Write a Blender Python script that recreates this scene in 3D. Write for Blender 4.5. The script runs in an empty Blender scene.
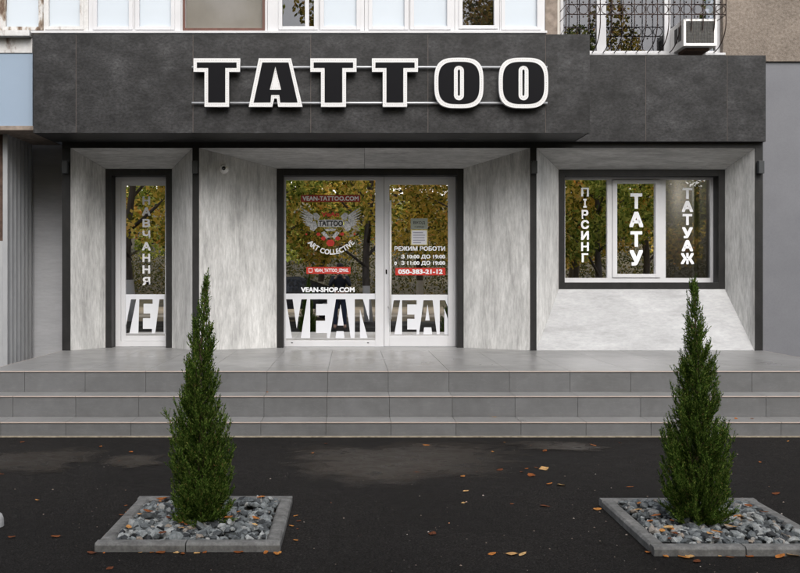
import bpy, bmesh, math, random
from mathutils import Vector, Matrix, noise
R = math.radians
rnd = random.Random(7)
scene = bpy.context.scene
COL = scene.collection

# ------------------------------------------------------------------ camera, sky, sun, exposure
EYE = 1.5; D0 = 11.65; F = 930.0            # eye height, metres to the plane of the posts, focal length in photo pixels
cam = bpy.data.objects.new('camera', bpy.data.cameras.new('camera')); COL.objects.link(cam)
cam.location = (0, -D0, EYE); cam.rotation_euler = (R(90), 0, 0)
cam.data.sensor_width = 36; cam.data.lens = F / 800 * 36
cam.data.shift_x = 49 / 800; cam.data.shift_y = -12.5 / 800
cam.data.clip_end = 500
scene.camera = cam

SUN_EL, SUN_AZ = 48, -12                    # high soft sun in front of the facade, a little to the right
world = bpy.data.worlds.new('World'); scene.world = world; world.use_nodes = True
wn = world.node_tree.nodes; wl = world.node_tree.links; wn.clear()
sky = wn.new('ShaderNodeTexSky'); sky.sky_type = 'NISHITA'; sky.sun_disc = False
sky.sun_elevation = R(SUN_EL); sky.sun_rotation = R(180 + SUN_AZ); sky.air_density = 1.0; sky.dust_density = 4.0; sky.ozone_density = 1.0
hs = wn.new('ShaderNodeHueSaturation'); hs.inputs['Saturation'].default_value = 0.35
bg = wn.new('ShaderNodeBackground'); bg.inputs['Strength'].default_value = 0.15
wo = wn.new('ShaderNodeOutputWorld')
wl.new(sky.outputs[0], hs.inputs['Color']); wl.new(hs.outputs[0], bg.inputs['Color']); wl.new(bg.outputs[0], wo.inputs['Surface'])
sl = bpy.data.lights.new('sun', 'SUN'); sl.energy = 1.3; sl.angle = R(40); sl.color = (1, .97, .93)
sun = bpy.data.objects.new('sun', sl); COL.objects.link(sun)
sun.rotation_euler = (R(90 - SUN_EL), 0, R(-SUN_AZ)); sun.location = (-3, -14, 16)
scene.view_settings.view_transform = 'Standard'; scene.view_settings.look = 'None'
scene.view_settings.exposure = 0.78; scene.view_settings.gamma = 1.0; scene.view_settings.use_curve_mapping = False

# ------------------------------------------------------------------ helpers
def X(px, d): return (px - 351) * d / F      # photo measurements turned into metres at a known distance
def Z(py, d): return EYE + (274 - py) * d / F
def Yd(d): return d - D0

ORG = {}
def tag(o, label=None, cat=None, group=None, kind=None):
    if label: o['label'] = label
    if cat: o['category'] = cat
    if group: o['group'] = group
    if kind: o['kind'] = kind
    return o
def thing(name, loc, label, cat, group=None, rz=0):
    o = bpy.data.objects.new(name, None); COL.objects.link(o); o.location = loc; o.empty_display_size = .1
    o.rotation_euler = (0, 0, rz)
    ORG[o.name] = Vector(loc); return tag(o, label, cat, group)
def link_mesh(name, me, m, parent=None, loc=None, label=None):
    """mesh in world coordinates -> object under its parent (or at loc)"""
    base = ORG[parent.name] if parent else Vector(loc or (0, 0, 0))
    if base.length > 0: me.transform(Matrix.Translation(-base))
    for mm in (m if isinstance(m, (list, tuple)) else [m]): me.materials.append(mm)
    o = bpy.data.objects.new(name, me); COL.objects.link(o)
    if parent: o.parent = parent; ORG[o.name] = base.copy()
    else: o.location = base; ORG[o.name] = base.copy()
    if label: o['label'] = label
    return o
def copy_tree(o, loc=None, parent=None):
    c = o.copy(); COL.objects.link(c)
    if parent: c.parent = parent
    if loc is not None: c.location = loc
    for ch in o.children: copy_tree(ch, None, c)
    return c

class MB:
    def __init__(s): s.bm = bmesh.new()
    def _merge(s, b):
        me = bpy.data.meshes.new('t'); b.to_mesh(me); b.free(); s.bm.from_mesh(me); bpy.data.meshes.remove(me); return s
    def box(s, x0, x1, y0, y1, z0, z1, bev=.002, mat=0, mtx=None):
        b = bmesh.new(); bmesh.ops.create_cube(b, size=1)
        for v in b.verts: v.co = Vector(((x0+x1)/2 + v.co.x*(x1-x0), (y0+y1)/2 + v.co.y*(y1-y0), (z0+z1)/2 + v.co.z*(z1-z0)))
        if bev > 0: bmesh.ops.bevel(b, geom=b.edges[:], offset=bev, segments=2, profile=.7, affect='EDGES')
        for f in b.faces: f.material_index = mat
        if mtx: b.transform(mtx)
        return s._merge(b)
    def ring(s, o, i, y0, y1, bev=.002, mat=0):      # (x0,x1,z0,z1) outer, inner: two stiles, two rails butted between them
        s.box(o[0], i[0], y0, y1, o[2], o[3], bev, mat); s.box(i[1], o[1], y0, y1, o[2], o[3], bev, mat)
        s.box(i[0], i[1], y0, y1, i[3], o[3], bev, mat); s.box(i[0], i[1], y0, y1, o[2], i[2], bev, mat); return s
    def slab(s, pts, t, bev=.001):                   # a flat board with its face on pts and thickness t behind it
        p = [Vector(q) for q in pts]; n = (p[1]-p[0]).cross(p[2]-p[0]).normalized()
        b = bmesh.new(); f = [b.verts.new(q) for q in p]; g = [b.verts.new(q - n*t) for q in p]; k = len(p)
        b.faces.new(f); b.faces.new(g[::-1])
        for j in range(k): b.faces.new((f[(j+1)%k], f[j], g[j], g[(j+1)%k]))
        bmesh.ops.recalc_face_normals(b, faces=b.faces[:])
        if bev: bmesh.ops.bevel(b, geom=b.edges[:], offset=bev, segments=1, affect='EDGES')
        return s._merge(b)
    def tube(s, pts, r, n=8, mat=0, cap=True):
        b = bmesh.new(); pts = [Vector(p) for p in pts]; rs = r if isinstance(r, (list, tuple)) else [r]*len(pts); rings = []
        up = None
        for i, p in enumerate(pts):
            t = (pts[min(i+1, len(pts)-1)] - pts[max(i-1, 0)]).normalized()
            if up is None: up = t.orthogonal().normalized()
            up = (up - t*up.dot(t)).normalized(); sd = t.cross(up)
            rings.append([b.verts.new(p + (up*math.cos(2*math.pi*k/n) + sd*math.sin(2*math.pi*k/n))*rs[i]) for k in range(n)])
        for a, c in zip(rings, rings[1:]):
            for k in range(n):
                f = b.faces.new((a[k], a[(k+1)%n], c[(k+1)%n], c[k])); f.smooth = True; f.material_index = mat
        if cap:
            b.faces.new(rings[0][::-1]).material_index = mat; b.faces.new(rings[-1]).material_index = mat
        return s._merge(b)
    def lathe(s, prof, c, n=24, mtx=None, mat=0):    # profile (r,z) round the z axis
        b = bmesh.new(); rings = [[b.verts.new((r*math.cos(2*math.pi*k/n), r*math.sin(2*math.pi*k/n), z)) for k in range(n)] for r, z in prof]
        for a, d in zip(rings, rings[1:]):
            for k in range(n):
                f = b.faces.new((a[k], a[(k+1)%n], d[(k+1)%n], d[k])); f.smooth = True; f.material_index = mat
        bmesh.ops.remove_doubles(b, verts=b.verts[:], dist=1e-5)
        if mtx: b.transform(mtx)
        b.transform(Matrix.Translation(Vector(c))); return s._merge(b)
    def build(s, name, m, parent=None, loc=None, label=None):
        me = bpy.data.meshes.new(name); s.bm.to_mesh(me); s.bm.free(); return link_mesh(name, me, m, parent, loc, label)

def poly_mesh(loops, y, t, off=0.0):
    """flat shape in the XZ plane (outlines, holes by even-odd), front face at y, thickness t behind"""
    cu = bpy.data.curves.new('c', 'CURVE'); cu.dimensions = '2D'; cu.fill_mode = 'BOTH'; cu.extrude = t/2; cu.offset = off
    for lp in loops:
        sp = cu.splines.new('POLY'); sp.points.add(len(lp)-1); sp.use_cyclic_u = True
        for q, p in zip(sp.points, lp): q.co = (p[0], p[1], 0, 1)
    return curve_to_mesh(cu, y, t)
def curve_to_mesh(cu, y, t):
    o = bpy.data.objects.new('c', cu); COL.objects.link(o)
    me = bpy.data.meshes.new_from_object(o.evaluated_get(bpy.context.evaluated_depsgraph_get()))
    bpy.data.objects.remove(o); bpy.data.curves.remove(cu); me.materials.clear()
    for v in me.vertices: v.co = Vector((v.co.x, y + t/2 - v.co.z, v.co.y))
    return me
def text_mesh(body, box, y, t=.001, bold=.02, xf=None):
    """built-in font, fitted into box = (x0,x1,z0,z1)"""
    cu = bpy.data.curves.new('t', 'FONT'); cu.body = body; cu.size = 1; cu.extrude = 0; cu.resolution_u = 3
    o = bpy.data.objects.new('t', cu); COL.objects.link(o)
    me = bpy.data.meshes.new_from_object(o.evaluated_get(bpy.context.evaluated_depsgraph_get()))
    bpy.data.objects.remove(o); bpy.data.curves.remove(cu); me.materials.clear()
    xs = [v.co.x for v in me.vertices]; ys = [v.co.y for v in me.vertices]
    a, b, c, d = min(xs), max(xs), min(ys), max(ys)
    if bold:                                          # heavier weight: the same shape stacked in a small square of shifts
        bm = bmesh.new()
        for k in range(9):
            m2 = me.copy(); q = bold*(0 if k == 8 else 1)
            m2.transform(Matrix.Translation((q*(0,1,1,1,0,-1,-1,-1,0)[k], q*(1,1,0,-1,-1,-1,0,1,0)[k], .00006*k))); bm.from_mesh(m2); bpy.data.meshes.remove(m2)
        bm.to_mesh(me); bm.free(); a -= bold; b += bold; c -= bold; d += bold
    y0 = y
    for v in me.vertices:
        u = (v.co.x-a)/(b-a); w = (v.co.y-c)/(d-c); y = y0 - v.co.z
        if xf: p = xf(u, w); v.co = Vector((p[0], y, p[1]))
        else: v.co = Vector((box[0] + u*(box[1]-box[0]), y, box[2] + w*(box[3]-box[2])))
    return me
def join_meshes(ms):
    bm = bmesh.new()
    for m in ms: bm.from_mesh(m); bpy.data.meshes.remove(m)
    me = bpy.data.meshes.new('j'); bm.to_mesh(me); bm.free(); return me

# ------------------------------------------------------------------ materials
def base_mat(name):
    m = bpy.data.materials.new(name); m.use_nodes = True; n = m.node_tree.nodes; l = m.node_tree.links
    return m, n, l, n['Principled BSDF']
def noise_tex(n, l, co, scale, stretch, detail=6, rough=.6, dist=0):
    mp = n.new('ShaderNodeMapping'); mp.inputs['Scale'].default_value = stretch; l.new(co, mp.inputs['Vector'])
    t = n.new('ShaderNodeTexNoise'); t.inputs['Scale'].default_value = scale; t.inputs['Detail'].default_value = detail
    t.inputs['Roughness'].default_value = rough; t.inputs['Distortion'].default_value = dist
    l.new(mp.outputs[0], t.inputs['Vector']); return t.outputs['Fac']
def ramp(n, l, fac, stops):
    r = n.new('ShaderNodeValToRGB'); e = r.color_ramp.elements
    while len(e) < len(stops): e.new(.5)
    for q, (p, c) in zip(e, stops): q.position = p; q.color = (*c, 1) if len(c) == 3 else c
    l.new(fac, r.inputs['Fac']); return r.outputs['Color']
def mixc(n, l, a, b, fac, mode='MULTIPLY'):
    x = n.new('ShaderNodeMix'); x.data_type = 'RGBA'; x.blend_type = mode
    if isinstance(fac, (int, float)): x.inputs[0].default_value = fac
    else: l.new(fac, x.inputs[0])
    for v, s in ((a, x.inputs[6]), (b, x.inputs[7])):
        if isinstance(v, tuple): s.default_value = (*v, 1)
        else: l.new(v, s)
    return x.outputs[2]
def coords(n, l, rand=True):
    tc = n.new('ShaderNodeTexCoord')
    if not rand: return tc.outputs['Object']
    oi = n.new('ShaderNodeObjectInfo'); mu = n.new('ShaderNodeMath'); mu.operation = 'MULTIPLY'; mu.inputs[1].default_value = 37.0
    l.new(oi.outputs['Random'], mu.inputs[0])
    va = n.new('ShaderNodeVectorMath'); va.operation = 'ADD'; l.new(tc.outputs['Object'], va.inputs[0]); l.new(mu.outputs[0], va.inputs[1])
    return va.outputs[0]
def bump(n, l, b, h, strength, dist=.01):
    u = n.new('ShaderNodeBump'); u.inputs['Strength'].default_value = strength; u.inputs['Distance'].default_value = dist
    l.new(h, u.inputs['Height']); l.new(u.outputs[0], b.inputs['Normal'])
def surf(name, stops, scale, stretch=(1,1,1), rough=.6, bmp=0, spec=.5, blot=None, fine=None, metal=0, rough2=None, coat=0, pits=None):
    m, n, l, b = base_mat(name); co = coords(n, l)
    f = noise_tex(n, l, co, scale, stretch); c = ramp(n, l, f, stops)
    if blot: c = mixc(n, l, c, ramp(n, l, noise_tex(n, l, co, blot[0], blot[3] if len(blot) > 3 else (1,1,1), 4, .65, .3), [(.3, (blot[1],)*3), (.7, (blot[2],)*3)]), 1.0)
    if fine: c = mixc(n, l, c, ramp(n, l, noise_tex(n, l, co, fine[0], fine[3] if len(fine) > 3 else (1,1,1), 3, .7), [(.35, (fine[1],)*3), (.65, (fine[2],)*3)]), 1.0)
    if pits: c = mixc(n, l, c, ramp(n, l, noise_tex(n, l, co, 55, (1,1,1.6), 2, .5), [(.27, (pits,)*3), (.33, (1,1,1))]), 1.0)
    l.new(c, b.inputs['Base Color']); b.inputs['Roughness'].default_value = rough; b.inputs['Specular IOR Level'].default_value = spec
    b.inputs['Metallic'].default_value = metal; b.inputs['Coat Weight'].default_value = coat
    if rough2:
        mr = n.new('ShaderNodeMapRange'); mr.inputs[1].default_value = .3; mr.inputs[2].default_value = .7; mr.inputs[3].default_value = rough; mr.inputs[4].default_value = rough2
        l.new(noise_tex(n, l, co, scale*.7, stretch), mr.inputs[0]); l.new(mr.outputs[0], b.inputs['Roughness'])
    if bmp: bump(n, l, b, f, bmp)
    return m
def flat(name, c, rough=.5, metal=0, spec=.5, emit=0, coat=0):
    m, n, l, b = base_mat(name); b.inputs['Base Color'].default_value = (*c, 1); b.inputs['Roughness'].default_value = rough
    b.inputs['Metallic'].default_value = metal; b.inputs['Specular IOR Level'].default_value = spec; b.inputs['Coat Weight'].default_value = coat
    if emit: b.inputs['Emission Color'].default_value = (*c, 1); b.inputs['Emission Strength'].default_value = emit
    return m
def island(name, stops, rough=.6, spec=.3, sub=0, trans=None, fine=None, per_object=False):
    m, n, l, b = base_mat(name); g = n.new('ShaderNodeObjectInfo') if per_object else n.new('ShaderNodeNewGeometry'); c = ramp(n, l, g.outputs['Random' if per_object else 'Random Per Island'], stops)
    if fine: c = mixc(n, l, c, ramp(n, l, noise_tex(n, l, coords(n, l, False), fine[0], (1,1,1), 4, .65), [(.35, (fine[1],)*3), (.65, (fine[2],)*3)]), 1.0)
    l.new(c, b.inputs['Base Color']); b.inputs['Roughness'].default_value = rough; b.inputs['Specular IOR Level'].default_value = spec
    if trans:
        t = n.new('ShaderNodeBsdfTranslucent'); l.new(c, t.inputs['Color']); x = n.new('ShaderNodeMixShader'); x.inputs[0].default_value = trans
        l.new(b.outputs[0], x.inputs[1]); l.new(t.outputs[0], x.inputs[2]); l.new(x.outputs[0], n['Material Output'].inputs[0])
    return m
def glass(name, refl, tint, rough=0.0):
    m, n, l, b = base_mat(name); n.remove(b)
    t = n.new('ShaderNodeBsdfTransparent'); t.inputs['Color'].default_value = (*tint, 1)
    g = n.new('ShaderNodeBsdfGlossy'); g.inputs['Roughness'].default_value = rough; g.inputs['Color'].default_value = (.98, .98, 1, 1)
    fr = n.new('ShaderNodeLayerWeight'); fr.inputs['Blend'].default_value = .35
    mr = n.new('ShaderNodeMapRange'); mr.inputs[3].default_value = refl; mr.inputs[4].default_value = .95; l.new(fr.outputs['Fresnel'], mr.inputs[0])
    x = n.new('ShaderNodeMixShader'); l.new(mr.outputs[0], x.inputs[0]); l.new(t.outputs[0], x.inputs[1]); l.new(g.outputs[0], x.inputs[2])
    l.new(x.outputs[0], n['Material Output'].inputs[0]); return m

PST = [(.28, (.37,.368,.36)), (.45, (.50,.497,.487)), (.62, (.565,.563,.553)), (.8, (.64,.638,.628))]
M = {}
M['panel_v'] = surf('concrete_board_upright_grain', PST, 9, (1,1,.16), .62, .08, .3, (2.8,.72,1.12,(1,1,.3)), (46,.78,1.09,(1,1,.16)), pits=.8)
M['panel_h'] = surf('concrete_board_level_grain', PST, 9, (.16,1,1), .62, .08, .3, (2.8,.72,1.12,(.3,1,1)), (46,.78,1.09,(.16,1,1)), pits=.8)
M['panel_low'] = surf('dimmed_concrete_board', [(.3, (.27,.272,.275)), (.45, (.335,.338,.343)), (.75, (.38,.383,.388))], 7, (.2,1,1), .6, .06, .3, (3,.84,1.05,(.5,1,1)), (40,.88,1.04,(.35,1,1)), pits=.85)  # same concrete coloured darker to offset the light on the upturned slope
M['fascia'] = surf('dark_concrete_board', [(.28, (.0085,.0085,.009)), (.45, (.019,.0188,.0196)), (.58, (.027,.0268,.028)), (.78, (.046,.0457,.047))], 6, (.7,1,1.2), .5, .05, .3, (2.2,.55,1.45,(1,1,.8)), (44,.5,1.4,(.6,1,1)), pits=.35)
M['frame_dark'] = surf('dark_stone_cladding', [(.3, (.0065,.0062,.0062)), (.7, (.016,.0155,.0155))], 9, (1,1,.5), .5, .05, .35, (40,.8,1.2))
M['soffit'] = surf('dark_metal_soffit', [(.3, (.012,.012,.012)), (.7, (.02,.02,.02))], 3, rough=.45)
M['seam'] = flat('raw_board_edge', (.12,.095,.083), .7)
M['pvc'] = surf('white_plastic_profile', [(.3, (.53,.53,.545)), (.7, (.575,.575,.59))], 3, rough=.35, spec=.5)
M['pvc_shade'] = M['pvc']
M['wood_white'] = surf('peeling_white_paint', [(.30, (.16,.10,.07)), (.40, (.56,.55,.54)), (.7, (.62,.62,.62))], 6, (1,1,.5), .6, .15, .3, (30,.85,1.03))
M['wood_old'] = surf('badly_peeling_white_paint', [(.40, (.13,.085,.06)), (.47, (.3,.25,.2)), (.52, (.56,.55,.54)), (.8, (.62,.62,.62))], 7, (1,1,.4), .7, .25, .2, (30,.8,1.03))
M['wood_brown'] = surf('brown_painted_wood', [(.3, (.07,.025,.016)), (.7, (.12,.045,.03))], 20, (1,1,.1), .5, .1)
M['pane_white'] = surf('opaque_blue_white_pane', [(.3, (.50,.55,.60)), (.7, (.53,.58,.63))], 1.5, rough=.25, spec=.5)  # one opaque blue-white tone over the whole pane
M['pane_taupe'] = surf('taupe_curtained_pane', [(.3, (.14,.13,.115)), (.7, (.2,.185,.165))], 1.2, rough=.08, spec=.5)
M['blue_panel'] = surf('pale_blue_painted_panel', [(.3, (.22,.285,.37)), (.7, (.235,.30,.385))], 1.2, rough=.55)
M['glass'] = glass('shop_glass', .95, (.25,.25,.25))
M['glass_clear'] = glass('clear_glass', .10, (.8,.81,.8))
M['glass_up'] = glass('upper_glass', .045, (.6,.6,.62))
M['film'] = flat('white_window_film', (.80,.81,.83), .5)
M['film_band'] = flat('white_band_film', (.62,.63,.66), .5)
M['film_grey'] = flat('grey_window_film', (.72,.72,.73), .5)
M['film_red'] = flat('red_window_film', (.5,.03,.018), .45)
M['film_dkred'] = flat('dark_red_window_film', (.3,.02,.015), .45)
M['film_black'] = flat('black_window_film', (.012,.012,.012), .5)
M['film_mid'] = surf('silver_grey_film', [(.35, (.2,.2,.2)), (.6, (.55,.55,.55))], 60, rough=.5)
M['letter_white'] = flat('white_letter_trim', (.62,.62,.62), .4)
M['letter_black'] = flat('black_letter_face', (.006,.006,.0075), .45, spec=.08)
M['dot'] = flat('brownish_light_hole', (.16,.11,.09), .5)
M['steel'] = flat('galvanised_steel', (.5,.51,.53), .4, .35)
M['lamp'] = flat('dark_grey_lamp_casing', (.03,.033,.036), .45)
M['plastic_white'] = flat('white_plastic', (.75,.74,.72), .35)
M['lens'] = flat('black_lens', (.006,.006,.006), .08)
M['stucco'] = surf('rough_brown_stucco', [(.3, (.17,.14,.115)), (.7, (.28,.24,.205))], 26, rough=.9, bmp=.9, spec=.15, blot=(2,.8,1.1), fine=(90,.75,1.1))
M['pillar'] = surf('brown_concrete_pillar', [(.3, (.16,.13,.11)), (.7, (.3,.25,.21))], 12, rough=.9, bmp=.5, spec=.15)
M['wall_grey'] = surf('blue_grey_painted_wall', [(.3, (.138,.141,.154)), (.7, (.162,.165,.179))], 1.6, rough=.65, bmp=.03, spec=.3, fine=(45,.95,1.03))
M['wall_brightened'] = surf('brightened_grey_wall', [(.3, (.36,.365,.385)), (.7, (.42,.425,.445))], 3, (.3,1,2), .6, .05, .3, fine=(40,.93,1.04,(.2,1,1)))  # wall grey made lighter to stand in for light missing in the left recess
M['interior'] = flat('taupe_interior_wall', (.30,.28,.26), .8)
M['inner_white'] = flat('pale_inner_door_frame', (.5,.5,.49), .6)
M['tile_edge'] = flat('raw_tile_edge', (.40,.33,.29), .7)
M['grout'] = flat('dark_tile_joint', (.06,.055,.05), .85)
def tile_mat(name, c, rough, spec, vein, bmp=.04):
    m, n, l, b = base_mat(name); co = coords(n, l)
    g = n.new('ShaderNodeNewGeometry'); tint = ramp(n, l, g.outputs['Random Per Island'], [(0, tuple(v*.93 for v in c)), (1, tuple(v*1.07 for v in c))])
    f = noise_tex(n, l, co, 8, (1,1,1), 6, .65); col = mixc(n, l, tint, ramp(n, l, f, [(.3, (.88,)*3), (.7, (1.08,)*3)]), 1.0)
    mp = n.new('ShaderNodeMapping'); mp.inputs['Rotation'].default_value = (0, R(-38), 0); mp.inputs['Scale'].default_value = (.6,1,3.2); l.new(co, mp.inputs[0])
    t = n.new('ShaderNodeTexNoise'); t.inputs['Scale'].default_value = 4.5; t.inputs['Detail'].default_value = 5; t.inputs['Distortion'].default_value = .6; l.new(mp.outputs[0], t.inputs['Vector'])
    col = mixc(n, l, col, ramp(n, l, noise_tex(n, l, co, 1.3, (1,1,1), 6, .7, .5), [(.35, (.86,.855,.84)), (.65, (1.06,)*3)]), 1.0)
    v = ramp(n, l, t.outputs['Fac'], [(.485, (0,0,0)), (.5, (vein,)*3), (.515, (0,0,0))])
    col = mixc(n, l, col, v, 1.0, 'ADD'); l.new(col, b.inputs['Base Color'])
    rg = n.new('ShaderNodeMapRange'); rg.inputs[1].default_value = .3; rg.inputs[2].default_value = .7; rg.inputs[3].default_value = rough*.75; rg.inputs[4].default_value = rough*1.2
    l.new(noise_tex(n, l, co, 2.3, (1,1,1), 5), rg.inputs[0]); l.new(rg.outputs[0], b.inputs['Roughness'])
    b.inputs['Specular IOR Level'].default_value = spec; bump(n, l, b, f, bmp); return m
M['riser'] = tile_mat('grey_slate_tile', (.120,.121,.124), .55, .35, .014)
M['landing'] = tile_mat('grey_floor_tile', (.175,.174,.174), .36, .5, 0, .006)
def asphalt_mat():
    m, n, l, b = base_mat('dark_asphalt'); co = coords(n, l, False)
    big = noise_tex(n, l, co, .9, (1,1,1), 6, .6, .3); fine = noise_tex(n, l, co, 75, (1,1,1), 5, .8); mid = noise_tex(n, l, co, 16, (1,1,1), 5, .7)
    c = ramp(n, l, big, [(.3, (.0092,.0087,.0085)), (.7, (.0180,.0168,.0161))])
    c = mixc(n, l, c, ramp(n, l, fine, [(.36, (.35,)*3), (.5, (.92,)*3), (.64, (2.0,)*3)]), 1.0); c = mixc(n, l, c, ramp(n, l, mid, [(.3, (.75,)*3), (.7, (1.25,)*3)]), 1.0)
    vo = n.new('ShaderNodeTexVoronoi'); vo.inputs['Scale'].default_value = 30; l.new(co, vo.inputs['Vector'])
    sp = ramp(n, l, vo.outputs['Distance'], [(.0, (1,1,1)), (.13, (1,1,1)), (.17, (0,0,0))])
    sel = n.new('ShaderNodeSeparateColor'); l.new(vo.outputs['Color'], sel.inputs[0]); gt = n.new('ShaderNodeMath'); gt.operation = 'GREATER_THAN'; gt.inputs[1].default_value = .9; l.new(sel.outputs[0], gt.inputs[0])
    sp = mixc(n, l, sp, (0,0,0), 0.0); mm = n.new('ShaderNodeMath'); mm.operation = 'MULTIPLY'; l.new(sp, mm.inputs[0]); l.new(gt.outputs[0], mm.inputs[1])
    c = mixc(n, l, c, (.05,.047,.044), mm.outputs[0], 'MIX'); l.new(c, b.inputs['Base Color'])
    rg = n.new('ShaderNodeMapRange'); rg.inputs[1].default_value = .35; rg.inputs[2].default_value = .65; rg.inputs[3].default_value = .5; rg.inputs[4].default_value = .8
    l.new(big, rg.inputs[0]); l.new(rg.outputs[0], b.inputs['Roughness']); b.inputs['Specular IOR Level'].default_value = .03
    bump(n, l, b, fine, .8, .006); return m
M['asphalt'] = asphalt_mat()
def puddle_mat():
    m, n, l, b = base_mat('wet_muddy_film'); co = coords(n, l, False)
    f = noise_tex(n, l, co, 5, (1,1.4,1), 6, .65, .4); f2 = noise_tex(n, l, co, 120, (1,1,1), 3, .7)
    c = ramp(n, l, f, [(.35, (.014,.0113,.009)), (.65, (.026,.021,.0165))]); c = mixc(n, l, c, ramp(n, l, f2, [(.35, (.7,)*3), (.65, (1.25,)*3)]), 1.0)
    l.new(c, b.inputs['Base Color']); rg = n.new('ShaderNodeMapRange'); rg.inputs[1].default_value = .35; rg.inputs[2].default_value = .65; rg.inputs[3].default_value = .22; rg.inputs[4].default_value = .5
    l.new(f, rg.inputs[0]); l.new(rg.outputs[0], b.inputs['Roughness']); b.inputs['Specular IOR Level'].default_value = .22
    # the rim dries out unevenly: the film thins to nothing there
    at = n.new('ShaderNodeAttribute'); at.attribute_name = 'rim'; ad = n.new('ShaderNodeMath'); ad.operation = 'ADD'; l.new(at.outputs['Fac'], ad.inputs[0])
    sb = n.new('ShaderNodeMapRange'); sb.inputs[1].default_value = .3; sb.inputs[2].default_value = .7; sb.inputs[3].default_value = -.35; sb.inputs[4].default_value = .35; l.new(f, sb.inputs[0]); l.new(sb.outputs[0], ad.inputs[1])
    st = n.new('ShaderNodeMapRange'); st.inputs[1].default_value = .15; st.inputs[2].default_value = .8; st.inputs[4].default_value = .8; l.new(ad.outputs[0], st.inputs[0])
    t = n.new('ShaderNodeBsdfTransparent'); x = n.new('ShaderNodeMixShader'); l.new(st.outputs[0], x.inputs[0]); l.new(t.outputs[0], x.inputs[1]); l.new(b.outputs[0], x.inputs[2]); l.new(x.outputs[0], n['Material Output'].inputs[0])
    return m
M['puddle'] = puddle_mat()
M['kerb'] = surf('grey_concrete_kerb', [(.3, (.085,.085,.084)), (.7, (.185,.185,.182))], 14, rough=.8, bmp=.25, spec=.25, blot=(5,.7,1.1), fine=(70,.8,1.1))
M['gravel'] = island('blue_grey_crushed_stone', [(0, (.02,.022,.025)), (.3, (.075,.084,.09)), (.7, (.16,.176,.183)), (.92, (.27,.28,.28)), (1, (.22,.18,.145))], .75, .3, fine=(45,.6,1.15))
M['soil'] = surf('dark_soil', [(.3, (.012,.01,.008)), (.7, (.035,.03,.025))], 30, rough=.95, bmp=.6, spec=.1)
M['leaf_dry'] = island('dry_leaf', [(0, (.12,.035,.012)), (.35, (.34,.11,.025)), (.7, (.52,.22,.05)), (1, (.58,.38,.17))], .65, .25, trans=.25, fine=(6,.55,1.1), per_object=True)
M['conifer'] = island('conifer_foliage', [(0, (.014,.034,.005)), (.45, (.050,.096,.015)), (.8, (.12,.185,.035)), (.97, (.20,.25,.06)), (1, (.2,.11,.045))], .75, .04, trans=.25)
M['bark'] = surf('brown_bark', [(.3, (.05,.035,.025)), (.7, (.12,.085,.06))], 18, (1,1,.2), .9, .5, .1)
M['autumn'] = island('autumn_leaves', [(0, (.06,.07,.014)), (.35, (.34,.32,.05)), (.7, (.78,.56,.11)), (.9, (.82,.62,.18)), (1, (.75,.32,.07))], .7, .1, trans=.5)
M['greenish'] = island('yellow_green_leaves', [(0, (.05,.08,.014)), (.4, (.28,.36,.07)), (1, (.80,.76,.2))], .7, .1, trans=.5)
M['iron'] = surf('rusty_dark_iron', [(.35, (.012,.01,.01)), (.65, (.06,.035,.028))], 30, rough=.7, spec=.3)
M['corrugated'] = surf('grey_corrugated_sheet', [(.3, (.24,.245,.255)), (.7, (.31,.315,.325))], 2, (1,1,.3), .45, spec=.5, fine=(30,.9,1.05,(1,1,.2)))
M['kiosk'] = surf('pale_grey_painted_metal', [(.3, (.27,.275,.285)), (.7, (.33,.335,.345))], 3, rough=.5)
M['brick_brown'] = surf('dark_brown_brickwork', [(.3, (.04,.022,.015)), (.7, (.1,.06,.045))], 14, rough=.9, bmp=.4)
M['ac_dark'] = flat('dark_grille_mesh', (.05,.048,.046), .6)

# ------------------------------------------------------------------ ground
def sheet(name, x0, x1, y0, y1, z, m, label=None):
    me = bpy.data.meshes.new(name); me.from_pydata([(x0,y0,z),(x1,y0,z),(x1,y1,z),(x0,y1,z)], [], [(0,1,2,3)])
    o = link_mesh(name, me, m); return tag(o, kind='structure')
sheet('ground', -150, 150, -150, 60, -.02, surf('autumn_ground', [(.3, (.10,.075,.04)), (.7, (.20,.15,.08))], 3, rough=.95, blot=(.3,.6,1.2)))
sheet('asphalt_yard', -40, 40, -16.5, .7, 0, M['asphalt'])
sheet('footpath', -60, 60, -21.5, -19.5, -.01, surf('pale_paving', [(.3, (.28,.24,.19)), (.7, (.38,.33,.27))], 4, rough=.9))
PZ = [.0025]
def puddle(cx, cy, rx, ry, seed):
    n, rings = 40, 6; vs, fs, at = [(cx, cy, PZ[0])], [], [1.0]
    for k in range(1, rings+1):
        for j in range(n):
            a = 2*math.pi*j/n; w = 1 + .45*noise.noise(Vector((math.cos(a)*1.3+seed, math.sin(a)*1.3, seed*2))) + .18*noise.noise(Vector((math.cos(a)*4+seed, math.sin(a)*4, 3)))
            q = k/rings; vs.append((cx+rx*q*w*math.cos(a), cy+ry*q*w*math.sin(a), PZ[0])); at.append(1.0 - q**2.2)
    for j in range(n): fs.append((0, 1+j, 1+(j+1)%n))
    for k in range(rings-1):
        for j in range(n): a = 1+k*n; fs.append((a+j, a+n+j, a+n+(j+1)%n, a+(j+1)%n))
    me = bpy.data.meshes.new('puddle'); me.from_pydata(vs, [], fs); A = me.attributes.new('rim', 'FLOAT', 'POINT')
    for i, v in enumerate(at): A.data[i].value = v
    tag(link_mesh('puddle', me, M['puddle']), kind='structure')
def gp(px, py, z=0.0):                        # ground point seen at a photo position
    d = (EYE - z) * F / (py - 274); return Vector((X(px, d), Yd(d), z))
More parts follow.
